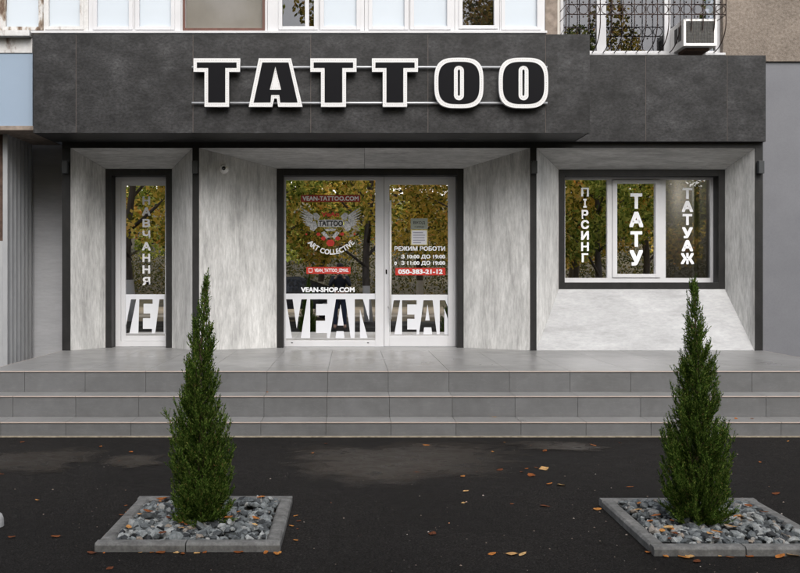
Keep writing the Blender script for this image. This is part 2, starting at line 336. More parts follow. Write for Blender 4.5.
for (px, py, rx, ry, sd) in ((398,460,1.0,1.0,1.3),(30,460,.62,.62,2.2),(132,461,.3,.3,8.8),(560,447,.45,.3,3.7)):
    p = gp(px, py); PZ[0] += .0015; puddle(p.x, p.y, rx, ry, sd)

# ------------------------------------------------------------------ the building
B = thing('shop_building', (0,0,0), 'building with a dark clad shop front of slanted concrete panels under white upper windows', 'building')
XL, XR = X(62, D0), X(763, D0)
Zl = Z(148, D0); ZS = EYE + 1.647; ZF = .541                    # lintel underside, soffit, landing height
posts = [(62,70.3),(192.3,199),(530.3,536.6),(755.2,763)]
for a, b in posts:
    MB().box(X(a,D0), X(b,D0), 0, .14, ZF, Zl, .003).build('post', M['frame_dark'], B)
MB().box(XL, XR, 0, .5, Zl, ZS+.05, .003).build('lintel', M['frame_dark'], B)
# slanted panels round each opening
D1, D2 = 12.1, 12.27; Y1, Y2 = Yd(D1), Yd(D2)
bays = [((70.3,192.3),(105.6,171.9),169,None), ((199,530.3),(276.8,463.6),168.7,None), ((536.6,755.2),(558.7,724.9),169.6,289)]
def bay(outer, inner, top, bottom):
    xa, xb = X(outer[0],D0), X(outer[1],D0); ia, ib = X(inner[0],D1), X(inner[1],D1); zt = Z(top,D1); y0 = .012
    zb = Z(bottom,D1) if bottom else ZF
    zo = ZF
    MB().slab([(xa,y0,zo),(ia,Y1,zb),(ia,Y1,zt),(xa,y0,Zl)], .012).build('side_panel', M['panel_v'], B)
    MB().slab([(ib,Y1,zb),(xb,y0,zo),(xb,y0,Zl),(ib,Y1,zt)], .012).build('side_panel', M['panel_v'], B)
    tops = [(0,1)] if outer[1]-outer[0] < 300 else [(0,.4975),(.5,1)]
    for u, w in tops:
        a0, a1 = xa+(xb-xa)*u, xa+(xb-xa)*w; b0, b1 = ia+(ib-ia)*u, ia+(ib-ia)*w
        if u > 0: b0 = X(364.6,D1)+.002; a0 = X(364.6,D0)+.002
        elif w < 1: b1 = X(364.6,D1)-.002; a1 = X(364.6,D0)-.002
        MB().slab([(b0,Y1,zt),(b1,Y1,zt),(a1,y0,Zl),(a0,y0,Zl)], .012).build('top_panel', M['panel_h'], B)
    if bottom: MB().slab([(xa,y0,zo),(xb,y0,zo),(ib,Y1,zb),(ia,Y1,zb)], .012).build('lower_panel', M['panel_low'], B, label='sloping concrete panel below the window')
    return ia, ib, zb, zt
b1, b2, b3 = [bay(*q) for q in bays]
def surround(b, wl, wr, wt, wb):
    m = MB(); m.box(b[0], b[0]+wl, Y1-.006, Y2+.12, b[2], b[3], .003); m.box(b[1]-wr, b[1], Y1-.006, Y2+.12, b[2], b[3], .003)
    m.box(b[0]+wl, b[1]-wr, Y1-.006, Y2+.12, b[3]-wt, b[3], .003)
    if wb: m.box(b[0]+wl, b[1]-wr, Y1-.006, Y2+.12, b[2], b[2]+wb, .003)
    m.build('window_surround', M['frame_dark'], B)
surround(b1, .078, .078, .088, 0); surround(b2, .085, .085, .09, 0); surround(b3, .078, .085, .085, .085)

def rect(x0, x1, y0, y1, d): return (X(x0,d), X(x1,d), Z(y1,d), Z(y0,d))     # photo rectangle -> (x0,x1,z0,z1)
DG = D2 + .03                                                                 # glass plane
def pane(parent, r, m=None, y=None, name='pane'):
    y = Yd(DG) if y is None else y
    return MB().box(r[0]-.012, r[1]+.012, y, y+.012, r[2]-.012, r[3]+.012, 0).build(name, m or M['glass'], parent)
YF = Yd(DG) - .003                                                            # lettering on the outside of the glass
def letters(name, items, m, parent, y=None):
    return link_mesh(name, join_meshes([text_mesh(t, bx, YF if y is None else y, bold=bo) for t, bx, bo in items]), m, parent)
def film(parent, x0, y0, s, band, shapes, d=DG):
    def q(p): return (X(x0+p[0]/s, d), Z(y0+p[1]/s, d))
    loops = [[q(p) for p in band]] + [[q(p) for p in sh] for sh in shapes]
    me = poly_mesh(loops, YF, .0012); return link_mesh('lettered_film', me, M['film_band'], parent)

# left window
W1 = MB(); o = rect(115.4,172.5,176,347.6,D2); o = (o[0],o[1],ZF+.002,o[3]); i = rect(120.8,167,181.3,341,D2)
W1.ring(o, i, Y2, Y2+.07); W1.ring((i[0]+.002,i[1]-.002,i[2]+.002,i[3]-.002), rect(125.3,164.9,185.5,336,D2), Y2+.012, Y2+.06)
W1 = W1.build('window', M['pvc'], B, label='narrow tall window with white frame')
g1 = rect(125.3,164.9,185.5,336,D2); pane(W1, g1)
it = []
for k, (ch, ya) in enumerate(zip('НАВЧАННЯ', (95,128,163,198,233,268,303,338))):
    w = 11.5 if ch != 'А' else 13; it.append((ch, rect(100+(140-w)/3.02, 100+(140+w)/3.02, 165+ya/3.02, 165+(ya+25)/3.02, DG), .035))
letters('lettering', it, M['film_grey'], W1)
film(W1, 110, 280, 8.186, [(108,117),(448,117),(448,437),(108,437)],
     [[(112,200),(132,370),(172,158),(215,158),(160,436),(112,436)], [(240,158),(350,158),(350,195),(275,195),(275,275),(330,275),(330,312),(270,312),(270,400),(345,400),(342,436),(232,436)], [(405,158),(440,158),(440,436),(370,436)]])

# shop window beside the door, and the door
W2 = MB(); o = rect(283.4,384,176.3,346,D2); o = (o[0],o[1],ZF+.002,o[3]); i = rect(285.8,375.4,180,340.6,D2); W2.ring(o, i, Y2, Y2+.07)
for px in (292, 368): W2.box(X(px-1,D2), X(px+1,D2), Y2-.002, Y2, Z(343.2,D2), Z(342.4,D2), 0, 1)
W2 = W2.build('window', [M['pvc'], M['lens']], B, label='large fixed shop window with white frame'); g2 = i; pane(W2, g2)
def L(px0,px1,py0,py1): return rect(px0,px1,py0,py1,DG)
MB().box(*L(300.9,360.2,195,202)[:2], YF-.001, YF, *L(0,1,195,202)[2:], 0).build('banner', M['film_dkred'], W2)
letters('lettering', [('VEAN-TATTOO.COM', L(302.6,358.6,196.3,200.8), .03)], M['film_grey'], W2, YF-.003)
MB().box(*L(306.4,350.5,267.1,273.8)[:2], YF-.001, YF, *L(0,1,267.1,273.8)[2:], 0).build('banner', M['film_red'], W2)
letters('lettering', [('VEAN_TATTOO_IZMAIL', L(314.5,348.6,268.6,272.6), .025)], M['film'], W2, YF-.003)
ic = MB(); q = L(308.6,312.4,268.4,272.4); ic.ring(q, (q[0]+.006,q[1]-.006,q[2]+.006,q[3]-.006), YF-.004, YF-.003, 0); ic.build('camera_icon', M['film'], W2)
letters('lettering', [('VEAN-SHOP.COM', L(301,354.6,287.2,292.2), .04)], M['film'], W2)
film(W2, 282, 288, 8, [(28,45),(750,45),(750,401),(28,401)],
     [[(32,90),(85,90),(118,325),(155,90),(200,90),(150,400),(80,400)], [(225,90),(362,90),(362,128),(272,128),(272,218),(345,218),(345,262),(272,262),(272,360),(360,360),(360,400),(225,400)],
      [(432,90),(508,90),(550,400),(500,400),(494,345),(436,345),(428,400),(382,400)], [(468,130),(494,300),(444,300)],
      [(582,90),(648,90),(697,265),(697,90),(748,90),(748,400),(685,400),(624,170),(624,400),(582,400)]])
# emblem on the glass
def em(p): return (X(292+p[0]/9.237,DG), Z(188+p[1]/9.237,DG))
wing = []
tips = [(72,178),(66,205),(66,232),(72,262),(84,290),(98,315),(116,338)]
for k, tp in enumerate(tips):
    root = (196-2*k, 262+15*k); nx, ny = -(tp[1]-root[1]), tp[0]-root[0]; ln = math.hypot(nx,ny); nx, ny = nx/ln, ny/ln; wd = 8.5
    mid = ((tp[0]*.55+root[0]*.45), (tp[1]*.55+root[1]*.45))
    wing.append([tp,(mid[0]+nx*wd,mid[1]+ny*wd),(root[0]+nx*wd,root[1]+ny*wd),(root[0]-nx*wd,root[1]-ny*wd),(mid[0]-nx*wd,mid[1]-ny*wd)])
wing.append([(195,235),(225,228),(262,262),(240,300),(205,290)])
wing.append([(160,330),(215,300),(238,360),(200,400),(168,385)])
parts = []
for k, w in enumerate(wing):
    for sgn in (1, -1): parts.append(poly_mesh([[em((355+sgn*(p[0]-355), p[1])) for p in w]], YF-.0006*(k%4), .0004))
for sgn in (1, -1):
    parts.append(poly_mesh([[em((355+sgn*(p[0]-355), p[1])) for p in [(270,415),(300,398),(342,452),(318,472)]]], YF-.002, .0004))
parts.append(poly_mesh([[em(p) for p in [(238,298),(300,292),(410,292),(472,298),(472,356),(410,362),(300,362),(238,356)]]], YF-.0012, .0004))
parts.append(poly_mesh([[em(p) for p in [(300,378),(410,378),(395,398),(315,398)]]], YF-.0012, .0004))
link_mesh('emblem_wings', join_meshes(parts), M['film_mid'], W2)
def disc(c, rx, ry, sd): return [em((c[0]+rx*(1+.07*math.sin(6*a*2*math.pi/20+sd))*math.cos(a*2*math.pi/20), c[1]+ry*(1+.07*math.sin(6*a*2*math.pi/20+sd))*math.sin(a*2*math.pi/20))) for a in range(20)]
for sd, (x, y, r) in enumerate([(245,428,18),(290,466,22),(355,508,37),(422,466,22),(463,426,18),(133,427,9),(577,427,9)]):
    if r > 10:
        link_mesh('printed_rose', poly_mesh([disc((x,y),r,r*.85,sd)], YF-.004, .0004), M['film_red'], W2)
        MB().tube([Vector((em((x+r*.75*q/16*math.cos(q*.8+sd),0))[0], YF-.0045, em((0,y+r*.65*q/16*math.sin(q*.8+sd)))[1])) for q in range(1,17)], .0012, 4).build('petal_line', M['film_dkred'], W2)
    else: link_mesh('printed_dot', poly_mesh([disc((x,y),r,r*.9,sd)], YF-.004, .0004), M['film_red'], W2)
a, b = em((272,222)), em((436,264)); letters('lettering', [('VeAn', (a[0],b[0],b[1],a[1]), .03)], M['film_red'], W2, YF-.004)
a, b = em((246,302)), em((470,354)); letters('lettering', [('TATTOO', (a[0],b[0],b[1],a[1]), .03)], M['film_black'], W2, YF-.004)
def arc(u, w):
    th = R(-142 + u*104); r = 26.0 - (1-w)*0 ; rr = 30.2 - w*5.4 ; return (X(331+rr*math.cos(th),DG), Z(224.5-rr*math.sin(th),DG))
link_mesh('lettering', text_mesh('ART COLLECTIVE', None, YF, bold=.03, xf=arc), M['film'], W2)

DR = MB(); o = rect(384.3,458.5,176.3,345.6,D2); o = (o[0],o[1],ZF+.006,o[3]); i = rect(389.4,448.2,184.4,335.8,D2)
DR.ring(o, i, Y2-.006, Y2+.07, .004); DR = DR.build('door', M['pvc'], B, label='white framed glass entrance door'); pane(DR, i)
zz = [Z(319,D2), Z(201,D2)]; hx = X(390.3,D2); hy = Y2-.07
MB().tube([(hx,hy,zz[0]),(hx,hy,zz[1])], .013, 12).tube([(hx,hy,zz[0]+.16),(hx-.03,Y2,zz[0]+.16)], .009, 8).tube([(hx,hy,zz[1]-.16),(hx-.03,Y2,zz[1]-.16)], .009, 8).build('handle', M['plastic_white'], DR)
MB().box(X(385.6,D2), X(387,D2), Y2-.012, Y2-.006, Z(274,D2), Z(269.5,D2), .002).build('keyhole', M['lens'], DR)
for py in (193,232,329):
    MB().tube([(X(457,D2),Y2-.012,Z(py+5,D2)),(X(457,D2),Y2-.012,Z(py-5,D2))], .012, 10).build('hinge', M['pvc'], DR)
film(DR, 380, 288, 9.41, [(92,62),(645,62),(645,436),(92,436)],
     [[(130,115),(190,115),(135,434),(98,434),(98,300)], [(207,115),(345,115),(345,155),(257,155),(257,250),(325,250),(325,290),(257,290),(257,390),(345,390),(345,435),(207,435)],
      [(410,115),(495,115),(535,435),(490,435),(483,370),(415,370),(408,435),(367,435)], [(447,155),(468,305),(426,305)],
      [(562,115),(613,115),(641,185),(641,300),(605,190),(605,435),(562,435)]])
letters('lettering', [('РЕЖИМ РОБОТИ', L(394.4,445.2,246.3,250.8), .035), ('З 10:00 ДО 19:00', L(401.2,445.2,254.6,259.2), .035), ('З 11:00 ДО 19:00', L(401.2,445.2,261,265.6), .035), ('о', L(394.2,396.8,261.6,265), .04)], M['film'], DR)
MB().box(*L(395.4,445.4,267.9,275.3)[:2], YF-.001, YF, *L(0,1,267.9,275.3)[2:], 0).build('banner', M['film_red'], DR)
letters('lettering', [('050-383-21-12', L(398.2,442.6,269.3,274), .04)], M['film'], DR, YF-.003)
# threshold
MB().box(X(283.4,D2), X(458.5,D2), Y2-.004, Y2+.09, ZF+.001, ZF+.0055, 0).build('threshold', M['steel'], B)

# right window, three panes
W3 = MB(); o = rect(563,716,176.4,283.4,D2); W3.ring(o, rect(565.2,710.5,179.6,278,D2), Y2, Y2+.07)
zb, zt = Z(278,D2), Z(179.6,D2)
W3.box(X(607.3,D2), X(612.2,D2), Y2, Y2+.07, zb, zt); W3.box(X(660.2,D2), X(665.8,D2), Y2, Y2+.07, zb, zt)
so = rect(612.4,660,180,277.6,D2); si = rect(617,655.4,183.4,274,D2); W3.ring(so, si, Y2-.012, Y2+.06, .004)
W3 = W3.build('window', M['pvc'], B, label='wide three pane window with white frame')
pane(W3, rect(565.2,607.3,179.6,278,D2)); pane(W3, si); pane(W3, rect(665.8,710.5,179.6,278,D2), M['glass_clear'])
def col(word, cx, x0, y0, s, tops, h, w, bo):
    it = []
    for ch, ya in zip(word, tops):
        ww = w*(.45 if ch == 'І' else 1.18 if ch == 'А' else 1.4 if ch == 'Ж' else .85 if ch in 'ГР' else 1.12 if ch == 'У' and w > 20 else 1)
        it.append((ch, rect(x0+(cx-ww)/s, x0+(cx+ww)/s, y0+ya/s, y0+(ya+h)/s, DG), bo))
    letters('lettering', it, M['film'], W3)
col('ПІРСИНГ', 154, 550, 165, 4.405, (100,149,198,243,291,340,389), 39, 17, .035)
col('ТАТУ', 380, 550, 165, 4.405, (125,206,292,375), 68, 26, .045)
col('ТАТУАЖ', 605, 550, 165, 4.405, (101,158,216,274,331,388), 49, 21, .045)

# the room behind the glass
RM = MB(); ya, yb = Y2+.13, 4.6; xa, xb = XL+.15, XR-.1
RM.box(xa, xb, yb, yb+.05, ZF, Zl, 0); RM.box(xa-.05, xa, ya, yb, ZF, Zl, 0); RM.box(xb, xb+.05, ya, yb, ZF, Zl, 0)
RM.box(X(500,D2), X(500,D2)+.12, ya, yb, ZF, Zl, 0); RM.box(X(240,D2), X(240,D2)+.12, ya, yb, ZF, Zl, 0)
xp = X(661,D2+.3); RM.box(xp-.06, xp, Y2+.2, 3.2, ZF, Zl, 0)  # partition added to keep the lamp light away from the other panes
RM.build('inner_wall', M['interior'], B)
MB().box(xa-.05, xb+.05, ya, yb, ZF-.03, ZF+.0, 0).build('inner_floor', flat('inner_floor_grey', (.09,.085,.08), .5), B)
MB().box(xa-.05, xb+.05, ya, yb+.05, Zl, Zl+.03, 0).build('inner_ceiling', flat('inner_ceiling_dark', (.2,.19,.18), .8), B)
MB().box(X(694,13.6), X(701,13.6), Yd(13.6), Yd(13.6)+.08, ZF, Zl, .003).box(X(706,13.9), X(716,13.9), Yd(13.9), Yd(13.9)+.06, ZF, Zl, .003).build('inner_door_frame', M['inner_white'], B)
# flat wall behind the panels so no light leaks in
W = MB(); yw0, yw1 = Y2+.1, Y2+.14
W.box(XL, b1[0]+.03, yw0, yw1, 0, ZS+.04, 0).box(b1[1]-.03, b2[0]+.03, yw0, yw1, 0, ZS+.04, 0).box(b2[1]-.03, b3[0]+.03, yw0, yw1, 0, ZS+.04, 0).box(b3[1]-.03, XR, yw0, yw1, 0, ZS+.04, 0)
W.box(b1[0]+.03, b1[1]-.03, yw0, yw1, b1[3]-.04, ZS+.04, 0).box(b2[0]+.03, b2[1]-.03, yw0, yw1, b2[3]-.04, ZS+.04, 0).box(b3[0]+.03, b3[1]-.03, yw0, yw1, b3[3]-.04, ZS+.04, 0).box(b3[0]+.03, b3[1]-.03, yw0, yw1, 0, b3[2]+.04, 0)
W.build('backing_wall', M['frame_dark'], B)

# fascia boards
DB, DS = 10.86, 11.57
def boards(d, xs, y0, y1):
    z1, z0 = Z(y0,d), ZS
    for a, b in zip(xs, xs[1:]):
        m = MB(); m.box(X(a,d)+.0022, X(b,d)-.0022, Yd(d), Yd(d)+.012, z0, z1, .0012); m.build('fascia_panel', M['fascia'], B)
    MB().box(X(xs[0],d)+.01, X(xs[-1],d)-.01, Yd(d)+.003, Yd(d)+.03, z0+.005, z1-.005, 0).build('fascia_backing', M['seam'], B)
    return z1
ZB = boards(DB, [33,76,193,310.8,428,545.6,590], 34.5, 133)
ZM = boards(DS, [562,645.8,727.4,766], 55.5, 141.6)
xl, xr = X(33,DB), X(590,DB)
for x in (xl, xr-.012): MB().box(x, x+.012, Yd(DB)+.0125, .5 if x < 0 else Yd(DS)-.002, ZS, ZB, .001).build('fascia_end_panel', M['fascia'], B)
MB().box(X(766,DS)-.012, X(766,DS), Yd(DS)+.0125, .55, ZS, ZM, .001).build('fascia_end_panel', M['fascia'], B)
MB().box(xl+.014, xr-.014, Yd(DB)+.032, -.001, ZS+.003, ZS+.02, 0).box(xr-.014, X(766,DS)-.014, Yd(DS)+.032, -.001, ZS+.003, ZS+.02, 0).build('soffit', M['soffit'], B)
MB().box(xl+.014, xr-.014, Yd(DB)+.032, .6, ZB-.02, ZB-.004, 0).box(xr, X(766,DS)-.014, Yd(DS)+.032, .6, ZM-.02, ZM-.004, 0).build('fascia_cover', M['lamp'], B)
MB().tube([(X(766,DS)-.03,.1,ZS),(X(766,DS)-.03,.1,ZS+.01)], .01, 6).build('drip_edge', M['steel'], B)

# glazed balcony above
DW = 11.0; YW = Yd(DW); zT = Z(31.5,DW); HT = 5.95
gl = [(6,38.8,27,'old'),(49,80,26.5,'old2'),(97,129,26.7,'w'),(139.4,171,26.7,'w'),(185.5,262.5,28.5,'brown'),(282.3,314,26.6,'dark'),(324,356.5,26.7,'w'),(372.4,404.4,26.7,'w'),(414,447,26.6,'w'),(462.5,494,25.7,'taupe'),(505,537,26.9,'w')]
edges = [-12,43.5,88.5,134.2,176.5,268.5,319,364.4,409.2,454.7,499.5,545]
edges[4] = 182.6 - 1.5; edges[5] = 265 + 2.5
z_bot = Z(32.2,DW)
for k, (a, b, yb_, kind) in enumerate(gl):
    o = (X(edges[k],DW)+.0015, X(edges[k+1],DW)-.0015, z_bot, HT); i = (X(a,DW), X(b,DW), Z(yb_,DW), HT-.1)
    fm = M['wood_old'] if kind == 'old' else M['wood_white'] if kind.startswith('old') else M['pvc']
    m = MB(); m.ring(o, i, YW, YW+.07, .003)
    if kind in ('w','old','old2','dark','taupe'):
        e = .028; m.ring((i[0]-.045,i[1]+.045,i[2]-.04,i[3]+.04), i, YW-.012, YW-.001, .003)
    if kind == 'dark': m.box(X(305,DW), X(309,DW), YW+.001, YW+.06, i[2], i[3], .002)
    w = m.build('balcony_window', fm, B, label={'brown':'balcony window with brown inner frame and taupe curtain','dark':'narrow clear balcony window reflecting trees','taupe':'balcony window with taupe curtain'}.get(kind))
    if kind == 'brown':
        MB().ring((i[0]-.03,i[1]+.03,i[2]-.03,i[3]+.03), i, YW-.02, YW-.002, .003).build('inner_frame', M['wood_brown'], w)
    pm = {'brown': M['pane_taupe'], 'dark': M['glass_up'], 'taupe': M['glass_up']}.get(kind, M['pane_white'])
    pane(w, i, pm, YW+.03)
    if kind in ('taupe',): MB().box(i[0], i[1], YW+.14, YW+.15, i[2], i[3], 0).build('curtain', M['pane_taupe'], w)
MB().box(X(-60,DW), X(545,DW), YW+.25, YW+.3, z_bot, HT, 0).build('balcony_back', M['frame_dark'], B)
MB().box(X(33,DW), X(546,DW), YW-.07, YW+.07, z_bot-.028, z_bot-.001, .004).build('window_sill', M['pvc'], B)
o = MB(); o.box(X(-60,DW), X(32.2,DW), YW-.10, YW+.07, z_bot-.07, z_bot-.001, .012); o.build('window_sill', M['wood_white'], B, label='peeling old wooden window sill')
MB().box(X(-60,DW), X(edges[0],DW), YW, YW+.07, z_bot, HT, .003).build('balcony_mullion', M['wood_white'], B)
MB().box(X(-60,DW), X(32.2,DW), YW, YW+.06, Z(53,DW), z_bot-.071, .004).build('parapet_board', M['wood_white'], B, label='peeling white painted board')
MB().box(X(-60,DW), X(32.2,DW), YW+.012, YW+.06, Z(126,DW), Z(53,DW)-.002, .002).build('parapet_panel', M['blue_panel'], B, label='pale blue panel')
MB().box(X(-60,DW), xl-.002, YW-.02, .62, Z(130.5,DW), Z(126,DW)-.001, .006).build('balcony_slab', M['pillar'], B)
MB().box(X(-60,DW), X(545,DW), YW-.12, .6, HT+.001, HT+.2, .01).build('balcony_roof', M['pillar'], B)
px0, px1 = X(546,DW), X(558.5,DW)
MB().box(px0+.003, px1, YW+.05, .6, ZB-.1, 7.5, .006).build('pillar', M['pillar'], B)
MB().box(px1+.001, px1+.03, YW+.06, .6, ZB-.1, 7.5, .003).build('pillar_edge', flat('pale_render', (.5,.47,.43), .8), B)
# upper wall on the right with its window opening
DM = 12.3; YM = Yd(DM); wx0, wx1 = X(560,DM), X(722,DM); wz0, wz1 = Z(54,DM), 5.95; zsp = Z(62,DM)
MB().box(wx1, 12, YM-.03, YM+.3, zsp, 9, .004).box(px1+.03, wx1, YM-.03, YM+.3, wz1, 9, .0).build('stucco_wall', M['stucco'], B)
MB().box(px1+.03, wx0, YM-.03, YM+.3, ZM-.1, wz1, 0).box(wx0, wx1, YM-.03, YM+.3, ZM-.1, wz0-.02, 0).build('stucco_wall', M['stucco'], B)
MB().box(XR-.3, 12, YM, YM+.3, -.02, zsp-.002, .003).build('grey_wall', M['wall_grey'], B, label='blue grey painted wall on the right')
MB().box(-14, XL+.1, YM, YM+.3, .14, ZS+.2, .003).build('grey_wall', M['wall_brightened'], B, label='shaded grey wall on the left')
MB().box(-14, XL+.1, YM+.02, YM+.3, -.02, .139, .003).build('wall_base', M['frame_dark'], B)
MB().box(-14, px0, .62, .9, HT+.2, 9, 0).build('upper_wall', M['stucco'], B)
Y3 = YM+.06; m = MB(); m.ring((wx0,wx1,wz0,wz1), (wx0+.06,wx1-.06,wz0+.055,wz1-.06), Y3, Y3+.07, .004)
m.box(X(598,DM), X(607.5,DM), Y3, Y3+.07, wz0+.055, wz1-.06, .004); m.box(X(666,DM), X(672,DM), Y3, Y3+.07, wz0+.055, wz1-.06, .004)
m = m.build('upper_window', M['pvc'], B, label='upper window behind the iron grille')
for a, b in ((566,598),(607.5,666),(672,718)): pane(m, (X(a,DM),X(b,DM),wz0+.055,wz1-.06), M['glass_up'], Y3+.03)
MB().box(X(640,DM), X(668,DM), Y3+.12, Y3+.13, wz0, wz1, 0).box(wx0,wx1,Y3+.5,Y3+.52,wz0,wz1,0).build('curtain', flat('grey_curtain', (.06,.062,.066), .8), m)
MB().box(wx0-.02, wx1+.02, YM-.07, YM+.06, wz0-.03, wz0-.001, .004).build('window_sill', M['pvc'], B)

# ------------------------------------------------------------------ entrance steps
S = thing('entrance_steps', (0, -2.45, 0), 'wide grey tiled entrance steps with three risers up to a landing', 'steps')
YE = [Yd(9.20), Yd(8.885), Yd(8.573)]; ZT = [ZF, .335, .137]; SX0, SX1 = XL+.0, XR-.0
seam = [ -.2315 + .6*k for k in range(-12, 16)]
def cuts(off=0): return [SX0] + [x+off for x in seam if SX0+.05 < x+off < SX1-.05] + [SX1]
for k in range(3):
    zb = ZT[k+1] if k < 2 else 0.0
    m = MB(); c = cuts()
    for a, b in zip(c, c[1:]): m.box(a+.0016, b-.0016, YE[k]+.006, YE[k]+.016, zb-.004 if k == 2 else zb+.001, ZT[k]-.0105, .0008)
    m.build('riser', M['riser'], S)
    m = MB(); e = MB(); back = YE[k-1]+.005 if k else None
    if k:
        for a, b in zip(c, c[1:]): m.box(a+.0016, b-.0016, YE[k]+.003, back, ZT[k]-.010, ZT[k], .001)
    else:
        rows = [YE[0]+.003, YE[0]+1.2, YE[0]+2.4, .005]
        rows = [YE[0]+.003, YE[0]+.6, YE[0]+1.6, -.002]
        for r0, r1 in zip(rows, rows[1:]):
            for a, b in zip(c, c[1:]): m.box(a+.0014, b-.0014, r0+.0014, r1-.0014, ZT[0]-.010, ZT[0], .001)
        for bq in (b1, b2, b3):
            if bq is b3: continue
            m.slab([(X(bays[(b1,b2).index(bq)][0][0],D0),.0,ZT[0]),(X(bays[(b1,b2).index(bq)][0][1],D0),.0,ZT[0]),(bq[1],Y2+.12,ZT[0]),(bq[0],Y2+.12,ZT[0])], .01)
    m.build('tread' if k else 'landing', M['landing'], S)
    for a, b in zip(c, c[1:]): e.box(a+.0016, b-.0016, YE[k]-.001, YE[k]+.0028, ZT[k]-.0105, ZT[k]-.0008, .0008)
    if k == 0:
        e.box(SX0-.006, SX0-.001, YE[0], -.002, ZT[0]-.0105, ZT[0]+.0005, .0008); e.box(SX1+.001, SX1+.006, YE[0], -.002, ZT[0]-.0105, ZT[0]+.0005, .0008)
    e.build('tile_edge', M['tile_edge'], S)
m = MB(); m.box(SX0+.004, SX1-.004, YE[0]+.0165, .6, 0, ZT[0]-.0115, 0)
m.box(SX0+.004, SX1-.004, YE[1]+.0165, YE[0]+.012, 0, ZT[1]-.0115, 0); m.box(SX0+.004, SX1-.004, YE[2]+.0165, YE[1]+.012, 0, ZT[2]-.0115, 0); m.build('step_core', M['grout'], S)
m = MB(); m.box(SX0, SX1, YE[2]-.03, YE[2]+.004, -.004, .008, .003); m.build('mortar_joint', surf('sandy_mortar', [(.3,(.12,.10,.07)),(.7,(.3,.26,.2))], 20, rough=.95, bmp=.4), S)

# ------------------------------------------------------------------ sign
DT = 10.76; YT = Yd(DT)
SG = thing('shop_sign', (X(371,DT), Yd(DB), Z(108,DT)), 'white rimmed black TATTOO letters on two steel rails along the dark fascia', 'sign')
for py in (66.1, 102.1):
    m = MB(); z = Z(py,DT); m.tube([(X(191,DT),YT+.066,z),(X(548.5,DT),YT+.066,z)], .0135, 10)
    for k in range(8): x = X(196+k*49.5,DT); m.tube([(x,YT+.066,z),(x,Yd(DB)-.0005,z)], .006, 6)
    m.build('rail', M['steel'], SG)
def sz(pts): return [(X(a,DT), Z(b,DT)) for a, b in pts]
def tee(xa, xb, sa, sb):
    outer = [(xa,58.4),(xb,58.4),(xb,71.9),(sb,71.9),(sb,106.9),(sa,106.9),(sa,71.9),(xa,71.9)]
    k = 3.7; inner = [(xa+3.4,62.6),(xb-3.4,62.6),(xb-3.4,67.9),(sb-k,67.9),(sb-k,102.5),(sa+k,102.5),(sa+k,67.9),(xa+3.4,67.9)]
    mid = [(xa+1.7,60.4),(xb-1.7,60.4),(xb-1.7,69.9),(sb-1.9,69.9),(sb-1.9,104.8),(sa+1.9,104.8),(sa+1.9,69.9),(xa+1.7,69.9)]
    return [outer], [inner], [mid]
def sup(cx, cy, a, b, n, k=48):
    r = []
    for j in range(k):
        t = 2*math.pi*j/k; c, s = math.cos(t), math.sin(t); r.append((cx+a*math.copysign(abs(c)**(2/n), c), cy+b*math.copysign(abs(s)**(2/n), s)))
    return r
def cap(cx, y0, y1, w, k=10):
    r = [(cx+w*math.cos(math.pi*j/k), y0+w-w*math.sin(math.pi*j/k)) for j in range(k+1)]
    return r + [(cx-w*math.cos(math.pi*j/k), y1-w+w*math.sin(math.pi*j/k)) for j in range(k+1)]
def oh(x0, x1):
    cx = (x0+x1)/2; cy = 83; w = (x1-x0)/2
    return [sup(cx,cy,w,25.2,3.2), cap(cx,69.6,95.9,1.15)], [sup(cx,cy,w-4,21.1,3.2), cap(cx,65.7,100.4,5.0)], [sup(cx,cy,w-2,23.2,3.2,64), cap(cx,67.7,98.2,3.0)]
def ay():
    outer = [(258.8,58.4),(291,58.4),(302.5,106.9),(278.2,106.9),(276.8,98.5),(274.2,98.5),(272.2,106.9),(248.8,106.9)]
    inner = [(262.3,62.6),(288.5,62.6),(297.6,102.5),(280.3,102.5),(279.3,94.9),(271.2,94.9),(270.6,102.5),(253.7,102.5)]
    tri = [(275.4,66.6),(281.2,89.9),(269.8,89.9)]
    mid = [(260.6,60.5),(289.8,60.5),(300,104.8),(279.4,104.8),(278.2,96.6),(272.6,96.6),(271.4,104.8),(251.3,104.8)]
    return [outer], [inner, tri], [mid, [(275.4,71),(279.4,88.2),(271.4,88.2)]]
for fn, args in ((tee,(193.5,240,204.5,229)),(ay,()),(tee,(310.3,356.5,321,346)),(tee,(372,418,382.8,407)),(oh,(434.4,483.5)),(oh,(498.8,548.3))):
    o, i, mid = fn(*args)
    lt = link_mesh('letter', poly_mesh([sz(p) for p in o], YT, .05), M['letter_white'], SG)
    link_mesh('letter_face', poly_mesh([sz(p) for p in i], YT-.004, .0038), M['letter_black'], lt)
    m = bmesh.new()
    for lp in mid:
        q = [Vector((a,0,b)) for a, b in sz(lp)]; carry = 0
        for a, b in zip(q, q[1:]+q[:1]):
            ln = (b-a).length; t = carry
            while t < ln:
                p = a + (b-a)*(t/ln); vs = [m.verts.new((p.x+.0034*math.cos(j*math.pi/3), YT-.0012, p.z+.0034*math.sin(j*math.pi/3))) for j in range(6)]; m.faces.new(vs); t += .021
            carry = t - ln
    me = bpy.data.meshes.new('light_dots'); m.to_mesh(me); m.free(); link_mesh('light_dots', me, M['dot'], lt)

